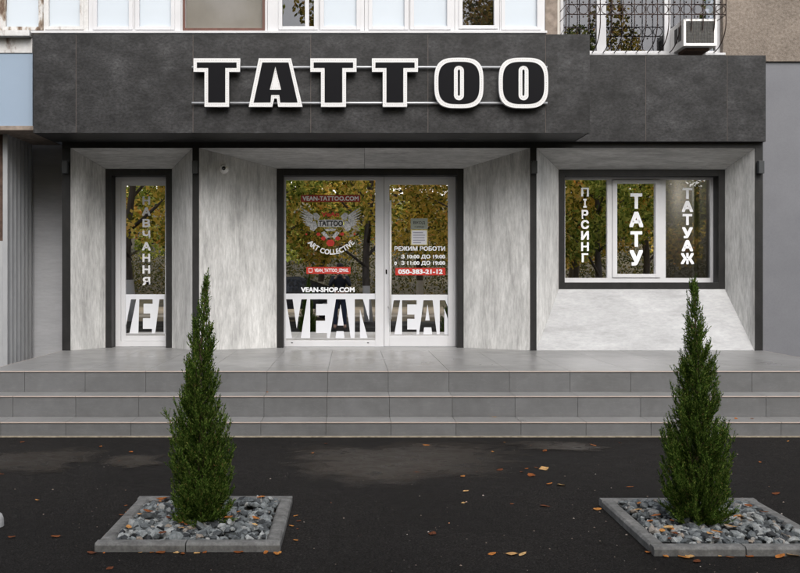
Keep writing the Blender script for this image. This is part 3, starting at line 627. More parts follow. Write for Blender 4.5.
# ------------------------------------------------------------------ small fittings
for (a, b), lb in zip(posts, ('dark box wall lamp on the far left post by the grey wall', 'dark box wall lamp on the post between narrow window and round camera', 'dark box wall lamp on the post between the door and the wide window', 'dark box wall lamp on the far right post by the blue grey wall')):
    c = (a+b)/2; x = X(c,D0)
    t = thing('wall_lamp', (x, 0, Z(174,D0)), lb, 'wall lamp', 'dark box lamps on the posts')
    MB().box(x-.034, x+.034, -.075, -.012, Z(174,D0), Z(161.5,D0), .004).build('lamp_casing', M['lamp'], t)
    MB().box(x-.025, x+.025, -.0115, -.0005, Z(172,D0), Z(163.5,D0), .002).build('mounting_plate', M['lamp'], t)
# dome camera on the slanted panel left of the door
fr = (222-199)/(276.8-199); cx = X(199,D0)+(b2[0]-X(199,D0))*.31; cy = .012+(Y1-.012)*.31; cz = Z(169.5, D0+.15)
nrm = Vector((Y1, -(b2[0]-X(199,D0)), 0)).normalized()
rot = nrm.to_track_quat('Z','Y').to_matrix().to_4x4()
t = thing('security_camera', (cx,cy,cz), 'small white ball security camera on the slanted panel left of the door', 'security camera')
MB().lathe([(0,.0005),(.055,.0005),(.057,.006),(.052,.016),(0,.017)], (cx,cy,cz), 24, rot).build('mount', M['plastic_white'], t)
bc = Vector((cx,cy,cz)) + nrm*.05; aim = Vector((-.25,-1,.1)).normalized(); r2 = aim.to_track_quat('Z','Y').to_matrix().to_4x4()
MB().lathe([(.048*math.sin(math.pi*k/14), -.048*math.cos(math.pi*k/14)) for k in range(15)], bc, 24, r2).build('ball_housing', M['plastic_white'], t)
MB().lathe([(0,.0505),(.02,.0495),(.024,.0465),(.024,.04)], bc, 20, r2).build('camera_lens', M['lens'], t)
# papers on the door
def paper(px, name, label, m, lines):
    r = L(*px); o = MB().box(r[0], r[1], YF-.0045, YF-.003, r[2], r[3], 0).build(name, m, None, (r[0], YF, r[2]))
    tag(o, label, 'notice')
    if lines: link_mesh('lettering', join_meshes([text_mesh(t, bx, YF-.0052, bold=.02) for t, bx in lines]), M['film_black'], o)
    return o
n1 = paper((410.7,427.6,218.4,229.3), 'entrance_sign', 'small grey green entrance sign stuck on the door glass', flat('grey_green_card', (.22,.24,.2), .6), [('ВХОД', L(413.3,425,221.3,224.6)), ('с улицы', L(414.5,424,226.2,228))])
n2 = paper((410.7,427.6,229.6,245.3), 'paper_notice', 'white paper notice with yellow border under the entrance sign', flat('yellow_card', (.5,.42,.15), .6), None)
r = L(411.6,426.7,230.4,244.5); MB().box(r[0], r[1], YF-.0055, YF-.0048, r[2], r[3], 0).build('sheet', flat('white_paper', (.62,.62,.66), .7), n2)
link_mesh('lettering', join_meshes([poly_mesh([[(X(413,DG),Z(y+.9,DG)),(X(413+w,DG),Z(y+.9,DG)),(X(413+w,DG),Z(y,DG)),(X(413,DG),Z(y,DG))]], YF-.0066, .0004) for y, w in ((232.3,10),(234.8,12),(237.3,11.5),(239.8,12),(242.2,8))]), flat('grey_print', (.25,.25,.3), .7), n2)
# ceiling spots inside
for px, py, d in ((671.5,182.2,13.6),(596,183,14.2)):
    x, z = X(px,d), Zl; o = MB().lathe([(0,-.012),(.03,-.012),(.042,-.004),(.045,0)], (x, Yd(d), z-.001), 18).build('ceiling_spot', flat('warm_lit_lamp', (1,.85,.6), .5, emit=12), None, (x,Yd(d),z))
    if px > 640:
        pl = bpy.data.lights.new('ceiling_spot_fill', 'POINT'); pl.energy = 7; pl.color = (1,.95,.88); pl.shadow_soft_size = .04; po = bpy.data.objects.new('ceiling_spot_fill', pl); COL.objects.link(po); po.location = (x-.05, Yd(14.4), z-.35)  # fill light added behind and below the spot to brighten the room evenly
    tag(o, 'small lit ceiling spot behind the right pane of the wide window' if px > 640 else 'small lit ceiling spot behind the left pane of the wide window', 'ceiling light')

# ------------------------------------------------------------------ window grille and air conditioner
G = thing('window_grille', (X(640,DM), YM, wz0), 'rusty iron pot-bellied grille over the upper right window', 'window grille')
yg = .2; dg = yg + D0; r1, r2 = Z(4.6,dg), Z(14.8,dg); gx0, gx1 = X(566,dg), X(726,dg)
nb = 15; step = (gx1-gx0)/(nb-1)
def barpts(x, bot=True):
    p = [(x, yg, 5.8), (x, yg, 5.2), (x, yg+.0, 4.86)]
    for t in range(1, 9):
        a = t/8*math.pi/2; p.append((x, yg-.03*math.sin(2*a) + (YM-.035-yg)*(1-math.cos(a)), 4.78 - (4.78-wz0-.005)*math.sin(a)))
    return p
for k in range(nb):
    x = gx0 + step*k; MB().tube(barpts(x), .0065, 7).build('bar', M['iron'], G)
for z in (r1, r2, r1+.55, r2+.55):
    MB().tube([(gx0,YM-.03,z),(gx0,yg-.008,z),(gx1,yg-.008,z),(gx1,YM-.03,z)], .0065, 6).build('rail', M['iron'], G)
for zc in ((r1+r2)/2, (r1+r2)/2+.55):
    for k in range(nb-1):
        xc = gx0+step*(k+.5); q = (r1-r2)/2-.005
        MB().tube([(xc+q*math.cos(a*2*math.pi/20), yg-.006, zc+q*math.sin(a*2*math.pi/20)) for a in range(21)], .005, 5, cap=False).build('circle', M['iron'], G)
for k in range(nb-1):
    for zc, sg in ((r2-.012,-1),(r1+.012,1)):
        MB().lathe([(0,0),(.009,.006),(.011,.014),(.007,.022),(0,.03)], (gx0+step*(k+.5), yg-.006, zc + (0 if sg > 0 else -.03)), 6).build('bud', M['iron'], G)
for z in (4.62, 4.5):
    MB().tube([(gx0,YM-.03,z),(gx0+.02,yg+.1,z+.05),(gx0+.3,yg+.12,z+.02)], .004, 5).build('rail', M['iron'], G)
xa, xb = X(672,DM), X(672,DM)+.425; za, zb_ = Z(46,11.87), Z(19,11.87); yf = Yd(11.87)
A = thing('air_conditioner', ((xa+xb)/2, yf+.2, za), 'white window air conditioner box with dark grille under the iron bars', 'air conditioner')
m = MB(); m.box(xa, xb, yf+.012, YM+.3, za, zb_, .006); m.ring((xa,xb,za,zb_), (xa+.03,xb-.035,za+.035,zb_-.03), yf, yf+.012, .003)
m.build('casing', M['plastic_white'], A)
m = MB()
for k in range(22): z = za+.04+k*(zb_-za-.075)/21; m.box(xa+.031, xb-.036, yf+.004, yf+.011, z, z+.006, 0)
for k in range(9): x = xa+.06+k*.035; m.box(x, x+.003, yf+.0035, yf+.0115, za+.036, zb_-.031, 0)
m.build('front_grille', M['ac_dark'], A)
m = MB()
for a, b in ((.08,.19),(.22,.33)): m.box(xa-.004, xa-.0005, yf+a, yf+b, za+.09, zb_-.06, .001)
m.build('side_vent', M['ac_dark'], A)
MB().box(xa+.06, xb-.06, yf+.1, YM+.05, za-.035, za-.001, .003).build('bracket', M['brick_brown'], A)

# ------------------------------------------------------------------ kiosk with corrugated side on the left
xk = X(7.5,11.3); yk = Yd(11.3)
K = thing('metal_shed', (xk-.6, 0, 0), 'grey corrugated metal shed side with pale corner post at the left of the steps', 'shed')
bm = bmesh.new(); prof = []; y = yk+.02; k = 0
while y < YM-.05:
    prof += [(0,y),(0,y+.045),(-.024,y+.06),(-.024,y+.105)]; y += .135
rows = [[bm.verts.new((xk+a, b, z)) for a, b in prof] for z in (.02, 3.24)]
for j in range(len(prof)-1): bm.faces.new((rows[0][j], rows[0][j+1], rows[1][j+1], rows[1][j]))
bmesh.ops.recalc_face_normals(bm, faces=bm.faces[:])
me = bpy.data.meshes.new('side_sheet'); bm.to_mesh(me); bm.free(); link_mesh('side_sheet', me, M['corrugated'], K)
MB().box(xk-.05, xk+.006, yk-.02, yk+.018, 0, 3.23, .004).build('corner_post', M['kiosk'], K)
m = MB()
for k in range(9): z = .3+k*.36; m.lathe([(0,-.004),(.006,-.004),(.007,0)], (xk-.022, yk-.0205, z), 8, Matrix.Rotation(R(90),4,'X'))
m.build('screw', M['steel'], K)
MB().box(xk-1.6, xk-.052, yk-.012, yk+.02, .16, Z(241,11.3), .004).build('front_panel', M['kiosk'], K)
MB().box(xk-1.6, xk-.052, yk+.03, yk+.2, Z(241,11.3)+.002, 3.2, .004).build('upper_wall', M['brick_brown'], K)
MB().box(xk-1.6, xk-.052, yk+.0, yk+.2, 0, .158, .004).build('base', M['stucco'], K)
MB().box(xk-1.6, xk-.07, yk+.21, YM-.03, 0, 3.2, 0).build('core', M['frame_dark'], K)

# ------------------------------------------------------------------ planters
def rock_field(x0, x1, y0, y1, n, seed, avoid=None):
    r = random.Random(seed); V, Fc = [], []
    base = bmesh.new(); bmesh.ops.create_icosphere(base, subdivisions=1, radius=1); bv = [v.co.copy() for v in base.verts]; bf = [[v.index for v in f.verts] for f in base.faces]; base.free()
    for k in range(n):
        s = r.uniform(.014,.031)*(1.25 if r.random() < .15 else 1); x = r.uniform(x0+s*.5, x1-s*.5); y = r.uniform(y0+s*.5, y1-s*.5); z = r.uniform(.012,.05) + .018*noise.noise(Vector((x*5,y*5,seed)))
        sc = Vector((r.uniform(.9,1.5), r.uniform(.7,1.1), r.uniform(.5,.85)))*s; q = Matrix.Rotation(r.uniform(0,6.28),3,'Z') @ Matrix.Rotation(r.uniform(-.6,.6),3,'X') @ Matrix.Rotation(r.uniform(-.6,.6),3,'Y')
        o = len(V); ph = r.uniform(0,99)
        for c in bv:
            f = 1 + .55*noise.noise(c*1.1+Vector((ph,0,0))); V.append(q @ Vector((c.x*sc.x*f, c.y*sc.y*f, c.z*sc.z*f)) + Vector((x,y,z)))
        Fc += [[a+o for a in f] for f in bf]
    me = bpy.data.meshes.new('gravel'); me.from_pydata(V, [], Fc); return me
KH = .048
def kerb_bar(x0, x1, y0, y1, parent, along):
    """one kerb stone, chamfered along its outer top edge"""
    b = bmesh.new(); bmesh.ops.create_cube(b, size=1)
    for v in b.verts: v.co = Vector(((x0+x1)/2+v.co.x*(x1-x0), (y0+y1)/2+v.co.y*(y1-y0), (KH-.03)/2+v.co.z*(KH+.03)))
    ed = [e for e in b.edges if all(v.co.z > 0 for v in e.verts) and abs((e.verts[0].co-e.verts[1].co)[along]) > .01]
    bmesh.ops.bevel(b, geom=ed, offset=.013, segments=1, affect='EDGES')
    bmesh.ops.bevel(b, geom=[e for e in b.edges if e.calc_face_angle(0) > .3], offset=.002, segments=1, affect='EDGES')
    me = bpy.data.meshes.new('kerb_stone'); b.to_mesh(me); b.free(); return link_mesh('kerb_stone', me, M['kerb'], parent)
def planter(x0, x1, y0, y1, label, side, seed):
    P = thing('planter', ((x0+x1)/2, (y0+y1)/2, 0), label, 'planter', 'square kerb planters in the asphalt'); w = .082; g = .0025
    ym = (y0+y1)/2+.03; xm = (x0+x1)/2-.01
    for a, b in ((x0,xm-g),(xm+g,x1)): kerb_bar(a, b, y0, y0+w, P, 0)
    for a, b in ((x0,xm+.05-g),(xm+.05+g,x1)): kerb_bar(a, b, y1-w, y1, P, 0)
    for xa in (x0, x1-w):
        for a, b in ((y0+w+g,ym-g),(ym+g,y1-w-g)): kerb_bar(xa, xa+w, a, b, P, 1)
    MB().box(x0+w, x1-w, y0+w, y1-w, -.01, .012, 0).build('soil', M['soil'], P)
    gr = link_mesh('gravel', rock_field(x0+w, x1-w, y0+w, y1-w, 1150, seed), M['gravel'], None, ((x0+x1)/2,(y0+y1)/2,0))
    tag(gr, 'blue grey crushed stone filling the %s planter' % side, 'gravel', kind='stuff')
PL = (-1.385, -.383, Yd(5.02), Yd(6.10)); PR = (1.612, 2.612, Yd(4.945), Yd(6.05))
planter(*PL, 'square concrete kerb planter of gravel on the asphalt in front of the narrow window', 'left', 3)
planter(*PR, 'square concrete kerb planter of gravel on the asphalt in front of the wide window', 'right', 11)

def conifer(x, y, prof, H, label, seed, lean=.02):
    r = random.Random(seed); T = thing('conifer_tree', (x,y,.02), label, 'tree', 'young conical conifers in the planters')
    def rad(z):
        for (za,ra),(zb,rb) in zip(prof, prof[1:]):
            if za <= z <= zb: return ra+(rb-ra)*(z-za)/(zb-za)
        return prof[-1][1]
    axis = lambda z: Vector((x+.012*math.sin(z*3+seed)+lean*(z/H)**2, y+.01*math.cos(z*2.3+seed), .02+z))
    MB().tube([axis(H*k/12) for k in range(13)], [.017*(1-k/13)+.0015 for k in range(13)], 8).build('trunk', M['bark'], T)
    V, Fc = [], []; limbs = MB()
    def blade(p, d, ln, w):
        s = d.cross(Vector((r.uniform(-1,1),r.uniform(-1,1),r.uniform(-1,1))))
        if s.length < 1e-4: return
        s.normalize(); n = s.cross(d); o = len(V)
        V.extend([p, p+d*ln*.45+s*w+n*w*.5, p+d*ln, p+d*ln*.45-s*w+n*w*.5]); Fc.append((o,o+1,o+2,o+3))
    def spray(p, d, ln, dens):
        """a feathery sprig: a short axis beset with scale blades"""
        d = d.normalized(); k = max(4, int(ln/.0042*dens))
        for j in range(k):
            t = j/k; q = p + d*ln*t; v = (d + Vector((r.gauss(0,.36),r.gauss(0,.36),r.gauss(0,.3)))).normalized()
            blade(q, v, r.uniform(.012,.022)*(1.15-.5*t), r.uniform(.0019,.0033))
    nb = 470
    for k in range(nb):
        zt = H*(1-(1-(k+.5)/nb)**.78)
        zt = min(H*.995, zt + r.uniform(-.03,.03)); az = k*2.39996 + r.uniform(-.4,.4)
        rr = rad(max(zt,0))*r.uniform(.5,1.02)*(r.uniform(1.1,1.38) if r.random() < .13 else 1)*(1+.3*noise.noise(Vector((math.cos(az)*1.5,math.sin(az)*1.5,zt*7+seed))))
        zs = max(.01, zt - rr*r.uniform(.9,1.7) - .02); a = axis(zs); tip = axis(max(zt,.03)) + Vector((math.cos(az)*rr, math.sin(az)*rr, 0))
        ctl = (a+tip)/2 + Vector((math.cos(az),math.sin(az),-.4))*rr*.18
        pts = [a*(1-t)**2 + ctl*2*t*(1-t) + tip*t*t for t in [j/6 for j in range(7)]]
        if k % 3 == 0: limbs.tube(pts, [.0035*(1-j/8) for j in range(7)], 4, cap=False)
        n = max(4, int((tip-a).length/.017))
        for j in range(n):
            t = .18+.82*(j+r.random())/n; q = a*(1-t)**2 + ctl*2*t*(1-t) + tip*t*t; tg = ((ctl-a)*(1-t) + (tip-ctl)*t).normalized()
            for s in range(2 if rr > .05 else 1):
                v = tg + Vector((r.gauss(0,.38),r.gauss(0,.38),r.uniform(.1,.75))); spray(q, v, r.uniform(.03,.07)*(1.0 if rr > .05 else .6), .85)
        spray(tip, (tip-ctl)+Vector((0,0,.06)), r.uniform(.03,.065), 1.1)
    for k in range(14): spray(axis(H*(.86+.01*k)), Vector((r.gauss(0,.3),r.gauss(0,.3),1)), r.uniform(.03,.05), 1)
    limbs.build('limbs', M['bark'], T)
    me = bpy.data.meshes.new('foliage'); me.from_pydata(V, [], Fc); link_mesh('foliage', me, M['conifer'], T)
dt = 5.5
conifer(X(200,dt), Yd(dt), [(0,.15),(.12,.185),(.33,.19),(.5,.16),(.74,.12),(1.0,.08),(1.15,.055),(1.3,.03),(1.42,.012),(1.5,.003)], 1.46, 'slim conical conifer with a thin leaning tip standing in the planter before the narrow window', 21, .035)
conifer(X(699,dt), Yd(dt), [(0,.155),(.1,.19),(.35,.205),(.55,.185),(.66,.155),(.85,.12),(1.0,.08),(1.2,.05),(1.36,.025),(1.47,.004)], 1.44, 'fuller conifer with a crooked tip standing in the planter before the wide window', 42, -.045)

# ------------------------------------------------------------------ fallen leaves
def leaf_mesh(seed):
    r = random.Random(seed); V, Fc = [], []; n = 7; cur = r.uniform(.6,2.2)*r.choice((1,1,-1)); fold = r.uniform(.1,.5); wd = r.uniform(.26,.42)
    for k in range(n+1):
        t = k/n; w = wd*math.sin(math.pi*min(1, t*.93+.06))**.8*(1+.12*math.sin(9*t+seed)); a = (t-.5)*cur; x = (t-.5) ; z = .12*abs(cur)*(t-.5)**2*2
        for j in (-1,-.5,0,.5,1): V.append((x, w*j, z + fold*w*abs(j)*.6 + .03*math.sin(7*t+j*3+seed)))
    for k in range(n):
        for j in range(4): a = k*5+j; Fc.append((a,a+1,a+6,a+5))
    o = len(V); V += [(-.5,.012,.03),(-.5,-.012,.03),(-.75,-.01,.06),(-.75,.01,.06)]; Fc.append((o,o+1,o+2,o+3))
    zmin = min(v[2] for v in V); me = bpy.data.meshes.new('fallen_leaf'); me.from_pydata([(a,b,c-zmin) for a,b,c in V], [], Fc)
    for f in me.polygons: f.use_smooth = True
    me.materials.append(M['leaf_dry']); return me
LM = [leaf_mesh(k) for k in range(8)]
lr = random.Random(5)
def leaf(p, s, label, group):
    o = bpy.data.objects.new('fallen_leaf', lr.choice(LM)); COL.objects.link(o); o.location = p; s *= lr.choice((.8,1,1,1.25)); o.scale = (s, s*lr.uniform(.8,1.1), s*lr.uniform(.5,.9)); o.rotation_euler = (lr.uniform(-.15,.15), lr.uniform(-.15,.15), lr.uniform(0,6.28))
    tag(o, label, 'leaf', group)
def z3(x, y): return (280+x/2.36, 330+y/2.36)
yard = [z3(*q) for q in ((625,285),(623,327),(519,330),(593,343),(663,365),(635,363),(625,415),(547,410),(433,408),(438,380),(431,345),(360,480),(500,528),(548,528),(572,529),(322,335),(345,272),(740,272),(530,265),(502,287),(77,290),(108,268),(605,325),(582,327),(570,335),(592,272))]
yard += [(22.5,441.8),(131,451.8),(119,461),(2,474),(55.3,536.5),(110,568),(100.5,446.5),(12,537),(37,500),(620,443),(672,449),(788,441),(776,493.5),(760,462),(630,487)]
big = {0:.06,1:.065,2:.062,3:.06,4:.06,5:.05,6:.055,11:.05,12:.04,13:.06,14:.05}
for k, (a, b) in enumerate(yard): leaf(gp(a, b, .004), big.get(k, lr.uniform(.026,.042))*1.15, 'dry orange brown leaf lying on the dark asphalt between the steps and the planters', 'leaves on the open asphalt')
for k in range(16):
    leaf((lr.uniform(PL[0]-.05,PL[1]+.04), PL[2]-abs(lr.gauss(0,.02))-.012, .004), lr.uniform(.022,.05), 'dry leaf on the asphalt against the front kerb of the planter before the narrow window', 'leaves along the front kerb of one planter')
for k in range(5): leaf((PL[1]+.02+abs(lr.gauss(0,.03)), lr.uniform(PL[2],PL[3]), .004), lr.uniform(.02,.035), 'dry leaf on the asphalt beside a side kerb of the planter before the narrow window', 'leaves beside the kerb of one planter')
for k in range(6): leaf((PL[0]-.02-abs(lr.gauss(0,.03)), lr.uniform(PL[2],PL[3]), .004), lr.uniform(.02,.035), 'dry leaf on the asphalt beside a side kerb of the planter before the narrow window', 'leaves beside the kerb of one planter')
for (a, b, s) in ((684,557,.085),(697,561,.05),(720,556,.04),(730,557,.035),(780,556.5,.09),(793,555,.08),(750,556,.04),(666,556,.04),(597.5,509,.045),(690,556.5,.06),(648,552,.03)): leaf(gp(a, b, .004), s, 'dry tan leaf on the asphalt along the kerb of the planter before the wide window', 'leaves along the kerb of the other planter')
for (PP, n, nm) in ((PL, 20, 'narrow'), (PR, 20, 'wide')):
    for k in range(n):
        leaf((lr.uniform(PP[0]+.11,PP[1]-.11), lr.uniform(PP[2]+.11,PP[3]-.11), lr.uniform(.055,.07)), lr.uniform(.035,.065), 'dry orange leaf on the gravel of the planter before the %s window' % nm, 'leaves on the gravel before the %s window' % nm)
for (px, py, k) in ((493.5,416.5,2),(736,418.8,2),(752,418.8,2),(268,391,1)):
    z = ZT[k]; d = (EYE-z)*F/(py-274); leaf(Vector((X(px,d), min(Yd(d), YE[k-1]-.03), z+.002)), .04, 'small dry leaf lying on a step tread', 'leaves on the steps')

# loose grit on the asphalt
gr_ = random.Random(31); V, Fc = [], []
for k in range(170):
    py = 440 + 133*gr_.random()**.8; p = gp(gr_.uniform(-20,820), py, .003)
    if any(a-.02 < p.x < b+.02 and c-.02 < p.y < d+.02 for a,b,c,d in (PL, PR)): continue
    q = gr_.choice((.003,.003,.004,.004,.005,.007)); o = len(V); ph = gr_.uniform(0,6)
    for j in range(5): V.append(p + Vector((q*math.cos(ph+j*1.257)*gr_.uniform(.7,1.3), q*math.sin(ph+j*1.257)*gr_.uniform(.7,1.3), 0)))
    V.append(p + Vector((0,0,q*.9))); Fc += [(o+j, o+(j+1)%5, o+5) for j in range(5)]
me = bpy.data.meshes.new('grit'); me.from_pydata(V, [], Fc)
tag(link_mesh('grit', me, island('pale_grit', [(0,(.05,.04,.035)),(.6,(.16,.13,.11)),(.85,(.3,.28,.26)),(1,(.4,.16,.06))], .85, .2)), 'small pale grit and leaf crumbs scattered over the dark asphalt', 'grit', kind='stuff')
# ------------------------------------------------------------------ white rounded kerb end at the left edge of the view
p = gp(-6, 526)
m = MB(); m.lathe([(0,.085),(.025,.083),(.045,.07),(.055,.045),(.057,0)], (p.x+.0,p.y,0), 20); m.tube([(p.x,p.y,.035),(p.x-.5,p.y+.05,.035)], [.045,.045], 14)
tag(m.build('kerb_end', M['kiosk'], None, (p.x,p.y,0)), 'pale rounded kerb end lying on the asphalt at the left edge', 'kerb')

# ------------------------------------------------------------------ the street behind the viewer, seen in the glass
def big_tree(mat, seed, H=11, crown_r=3.7, low=2.3, nleaf=15000):
    r = random.Random(seed); T = thing('street_tree', (0,0,0), 'x', 'tree', 'autumn street trees mirrored in the glass')
    t = MB(); top = H*.7; t.tube([(.1*math.sin(k*.9+seed), .08*math.cos(k*1.3), top*k/8) for k in range(9)], [.15*(1-k/11) for k in range(9)], 10); tips = []
    for k in range(13):
        z = low*.8 + (top-low*.8)*k/13; az = k*2.4+seed; ln = crown_r*r.uniform(.6,.95)*(1-.45*max(0,(z-low)/(H-low)))
        e = (math.cos(az)*ln, math.sin(az)*ln, z+ln*.55); t.tube([(0,0,z),(e[0]*.5,e[1]*.5,z+ln*.38),e], [.055,.035,.01], 6); tips.append(e); tips.append((e[0]*.6,e[1]*.6,z+ln*.4))
    tr = t.build('trunk', M['trunk'], T); V, Fc = [], []
    cl = [(Vector(e), r.uniform(.55,1.0)) for e in tips] + [(Vector((r.gauss(0,1)*crown_r*.4, r.gauss(0,1)*crown_r*.4, low+r.random()*(H-low))), r.uniform(.5,.9)) for _ in range(22)]
    for k in range(nleaf):
        c, q = cl[k % len(cl)]; d = Vector((r.gauss(0,1),r.gauss(0,1),r.gauss(0,.8))); d *= q*r.uniform(.25,1)**.5/max(d.length,.01); p = c+d; s = r.uniform(.055,.11)
        u = Vector((r.gauss(0,1),r.gauss(0,1),r.gauss(0,1))).normalized(); v = u.orthogonal().normalized(); o = len(V)
        V.extend([p-u*s, p+v*s*.6, p+u*s, p-v*s*.6]); Fc.append((o,o+1,o+2,o+3))
    me = bpy.data.meshes.new('crown'); me.from_pydata(V, [], Fc); link_mesh('crown', me, mat, T); return T
def trunk_mat():
    m, n, l, b = base_mat('whitewashed_trunk'); co = coords(n, l, False); f = noise_tex(n, l, co, 9, (1,1,.2)); c = ramp(n, l, f, [(.3,(.045,.035,.028)),(.7,(.13,.11,.09))])
    sx = n.new('ShaderNodeSeparateXYZ'); l.new(co, sx.inputs[0]); lt = n.new('ShaderNodeMath'); lt.operation = 'LESS_THAN'; lt.inputs[1].default_value = 1.25; l.new(sx.outputs[2], lt.inputs[0])
    c = mixc(n, l, c, (.55,.53,.5), lt.outputs[0], 'MIX'); l.new(c, b.inputs['Base Color']); b.inputs['Roughness'].default_value = .9; bump(n, l, b, f, .4); return m
M['trunk'] = trunk_mat()
ta = big_tree(M['autumn'], 3); tb = big_tree(M['greenish'], 8, 10.5, 3.7, 2.0)
spots = [(.55,-16.2,ta),(-3.2,-17.5,tb),(4.6,-17.3,ta),(-7.0,-16.6,ta),(8.2,-17.8,tb),(-1.2,-24,tb),(2.6,-23,ta),(6.2,-25,tb),(-5.4,-23.5,ta),(11,-22,ta),(-9.6,-24,tb),(13.5,-18,tb),(8.8,-23.5,ta),(9.8,-28.5,tb)]
used = set()
desc = ['grey trunk tree closest behind the viewer', 'yellow green tree left behind the viewer, across the yard', 'orange tree right behind the viewer, across the yard', 'orange tree far left behind the viewer, at the yard edge', 'yellow green tree right behind the viewer, mirrored in the wide window',
        'yellow green tree beyond the pale footpath behind the viewer', 'orange tree beyond the pale footpath right behind the viewer', 'yellow green tree furthest beyond the footpath, behind the wide window reflection', 'orange tree beyond the footpath left behind the viewer', 'orange tree beyond the footpath far right behind the viewer', 'yellow green tree beyond the footpath far left behind the viewer', 'yellow green tree at the far right end of the yard behind the viewer', 'orange tree mirrored behind the lettering in the left pane of the wide window', 'yellow green tree closest to the earth bank behind the viewer']
for k, (x, y, src) in enumerate(spots):
    o = src if src.name not in used else copy_tree(src)
    used.add(src.name); o.location = (x,y,-.02); o.rotation_euler = (0,0,k*1.7); o['label'] = desc[k]; s = .92+.05*(k%4); o.scale = (s,s,s)
r = random.Random(77); V, Fc = [], []
for k in range(60000):
    x = r.uniform(-32,34); y = -33+r.gauss(0,1.2); z = .3+r.random()**1.2*(3.0+1.5*noise.noise(Vector((x*.25,3,0)))); s = r.uniform(.04,.08)
    u = Vector((r.gauss(0,1),r.gauss(0,1),r.gauss(0,1))).normalized(); v = u.orthogonal().normalized(); p = Vector((x,y,z)); o = len(V); V.extend([p-u*s,p+v*s*.7,p+u*s,p-v*s*.7]); Fc.append((o,o+1,o+2,o+3))
me = bpy.data.meshes.new('shrubbery'); me.from_pydata(V, [], Fc); tag(link_mesh('shrubbery', me, island('dark_shrub_leaves', [(0,(.03,.035,.01)),(.6,(.07,.075,.02)),(1,(.17,.12,.03))], .7, .1, trans=.3), None, (0,-33,0)), 'loose belt of dark autumn shrubs far behind the viewer, mirrored in the glass', 'shrubs', kind='stuff')
bk = bpy.data.meshes.new('earth_bank'); nx_ = 60; vs = []; fs = []
for k in range(nx_+1):
    x = -60 + 2*k
    for y, z in ((-30,-.03),(-33.5,.9),(-37,3.2+noise.noise(Vector((x*.1,1,2)))),(-44,6.4+1.6*noise.noise(Vector((x*.07,5,2)))),(-60,7.5)): vs.append((x, y+noise.noise(Vector((x*.3,y,0)))*.6, z))
for k in range(nx_):
    for j in range(4): a = k*5+j; fs.append((a,a+1,a+6,a+5))
bk.from_pydata(vs, [], fs)
for f in bk.polygons: f.use_smooth = True
tag(link_mesh('earth_bank', bk, surf('brown_grassy_bank', [(.3,(.035,.028,.014)),(.6,(.10,.08,.035)),(.8,(.2,.15,.08))], 1.6, rough=.95, blot=(.2,.5,1.3))), kind='structure')
# parked dark car, seen only as a reflection
def car(x, y):
    C = thing('parked_car', (x,y,0), 'dark saloon car parked behind the viewer, mirrored in the shop window', 'car'); w = .86
    pr = [(-2.2,.32),(-2.25,.62),(-2.05,.86),(-1.55,.93),(-.85,1.36),(.45,1.42),(1.2,1.0),(1.95,.88),(2.2,.66),(2.22,.34)]
    b = bmesh.new(); L_ = []
    for sy, ins in ((-1,0),(-1,.0),(1,0)): pass
    def ring(yy, tuck): return [b.verts.new((x+a, y+yy*(1 if z < .95 else 1-tuck), z)) for a, z in pr]
    A_, B_ = ring(-w, .2), ring(w, .2); k = len(pr)
    b.faces.new(A_); b.faces.new(B_[::-1])
    for j in range(k): b.faces.new((A_[j], B_[j], B_[(j+1)%k], A_[(j+1)%k]))
    bmesh.ops.triangulate(b, faces=[f for f in b.faces if len(f.verts) > 4]); bmesh.ops.recalc_face_normals(b, faces=b.faces[:])
    me = bpy.data.meshes.new('body'); b.to_mesh(me); b.free(); link_mesh('body', me, flat('dark_car_paint', (.015,.017,.022), .25, coat=.8), C)
    cg = flat('car_glass', (.03,.035,.04), .05)
    for sy in (-1,1):
        q = [(-1.35,.98),(-.8,1.3),(.4,1.35),(.98,1.02)]; yy = lambda z: y+sy*(w*(.8 if z > .97 else 1)+.012) if z > 1.1 else y+sy*(w*.86+.075)
        MB().slab([(x+a, y+sy*(w*.8+.02+(.0 if z > 1.1 else .03)), z) for a, z in (q if sy < 0 else q[::-1])], .01, 0).build('side_window', cg, C)
    for ax in (-1.35, 1.35):
        for sy in (-1,1):
            wh = MB().lathe([(.0,-.1),(.3,-.1),(.33,-.07),(.33,.07),(.3,.1),(0,.1)], (x+ax, y+sy*.8, .33), 20, Matrix.Rotation(R(90),4,'X')).build('wheel', flat('tyre_black', (.012,.012,.012), .8), C)
            MB().lathe([(0,-.012),(.2,-.01),(.21,0)], (x+ax, y+sy*.905, .33), 16, Matrix.Rotation(R(90*sy),4,'X')).build('rim', M['steel'], wh)
car(-2.2, -19.0)

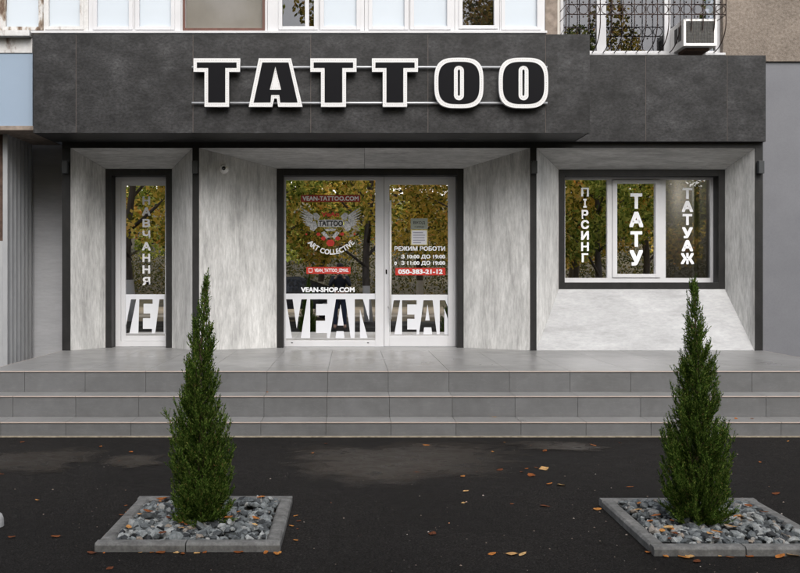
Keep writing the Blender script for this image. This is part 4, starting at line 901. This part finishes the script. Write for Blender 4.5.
# photographer, standing just behind the camera and mirrored in the shop window
def photographer(px, py):
    P = thing('person', (px,py,0), 'photographer in dark jacket and jeans holding a camera up, mirrored in the shop window', 'person')
    def skinned(name, nodes, edges, m, sub=2):
        me = bpy.data.meshes.new(name); me.from_pydata([Vector((px,py,0))+Vector(v[:3]) for v in nodes], edges, []); o = bpy.data.objects.new(name, me); COL.objects.link(o)
        sk = o.modifiers.new('s', 'SKIN'); sd = o.modifiers.new('b', 'SUBSURF'); sd.levels = sub; sd.render_levels = sub
        for v, q in zip(me.skin_vertices[0].data, nodes): v.radius = (q[3], q[4] if len(q) > 4 else q[3])
        me.skin_vertices[0].data[0].use_root = True
        m2 = bpy.data.meshes.new_from_object(o.evaluated_get(bpy.context.evaluated_depsgraph_get())); bpy.data.objects.remove(o); m2.materials.clear()
        for f in m2.polygons: f.use_smooth = True
        return link_mesh(name, m2, m, P)
    skin = flat('skin', (.45,.28,.2), .6); jk = flat('dark_jacket', (.02,.022,.03), .8); jn = flat('dark_jeans', (.03,.04,.07), .85)
    # facing +y; x to the person's right
    body = [(0,0,.95,.12,.1),(0,0,1.15,.13,.1),(0,0,1.35,.15,.1),(0,.01,1.45,.07,.07),(0,.02,1.54,.055,.055),(0,.04,1.62,.08,.095),(0,.035,1.72,.075,.09),
            (-.2,0,1.4,.06),(-.27,.12,1.18,.048),(-.1,.27,1.42,.035),(.2,0,1.4,.06),(.27,.12,1.18,.048),(.1,.27,1.42,.035),
            (-.1,0,.88,.09),(-.12,.02,.5,.065),(-.13,0,.1,.045),(-.14,.12,.05,.04),(.1,0,.88,.09),(.12,.02,.5,.065),(.13,0,.1,.045),(.14,.12,.05,.04)]
    ed = [(0,1),(1,2),(2,3),(3,4),(4,5),(5,6),(2,7),(7,8),(8,9),(2,10),(10,11),(11,12),(0,13),(13,14),(14,15),(15,16),(0,17),(17,18),(18,19),(19,20)]
    skinned('body', body, ed, skin)
    jack = [(a,b,c,*[q*1.16 for q in rr]) for a,b,c,*rr in [body[0],body[1],body[2],(0,.01,1.44,.08,.08),body[7],body[8],(-.115,.255,1.40,.036),body[10],body[11],(.115,.255,1.40,.036)]]
    skinned('jacket', jack, [(0,1),(1,2),(2,3),(2,4),(4,5),(5,6),(2,7),(7,8),(8,9)], jk)
    leg = [(a,b,c,*[q*1.14 for q in rr]) for a,b,c,*rr in [(0,0,.93,.12,.1),body[13],body[14],body[15],body[17],body[18],body[19]]]
    skinned('trousers', leg, [(0,1),(1,2),(2,3),(0,4),(4,5),(5,6)], jn)
    MB().lathe([(.098*math.sin(math.pi*k/10)*(1 if k else 1), .1*math.cos(math.pi*k/10)) for k in range(7)], (px,py+.02,1.71), 18).build('hair', flat('dark_hair', (.02,.014,.01), .7), P)
    for sx in (-1,1):
        for k in range(5):
            a = Vector((px+sx*.1, py+.29, 1.40+.018*k)) if k < 4 else Vector((px+sx*.085, py+.27, 1.395)); tip = a+Vector((-sx*.055,.045,.008)) if k < 4 else a+Vector((-sx*.03,.05,.05))
            MB().tube([a, a+Vector((sx*.006,.04,.002)), tip], [.0095,.009,.007], 8).build('finger', skin, P)
    return P
ph = photographer(-.30, -D0-.62)
cm = thing('camera_body', (-.30, -D0-.28, 1.40), 'black camera held up by the photographer, mirrored in the shop window', 'camera')
MB().box(-.37,-.23,-D0-.33,-D0-.27,1.38,1.475,.008).box(-.33,-.27,-D0-.33,-D0-.28,1.475,1.5,.006).build('casing', M['lamp'], cm)
MB().lathe([(.0,0),(.036,0),(.036,.07),(.03,.075),(0,.07)], (-.3,-D0-.268,1.425), 20, Matrix.Rotation(R(-90),4,'X')).build('lens_barrel', M['lens'], cm)
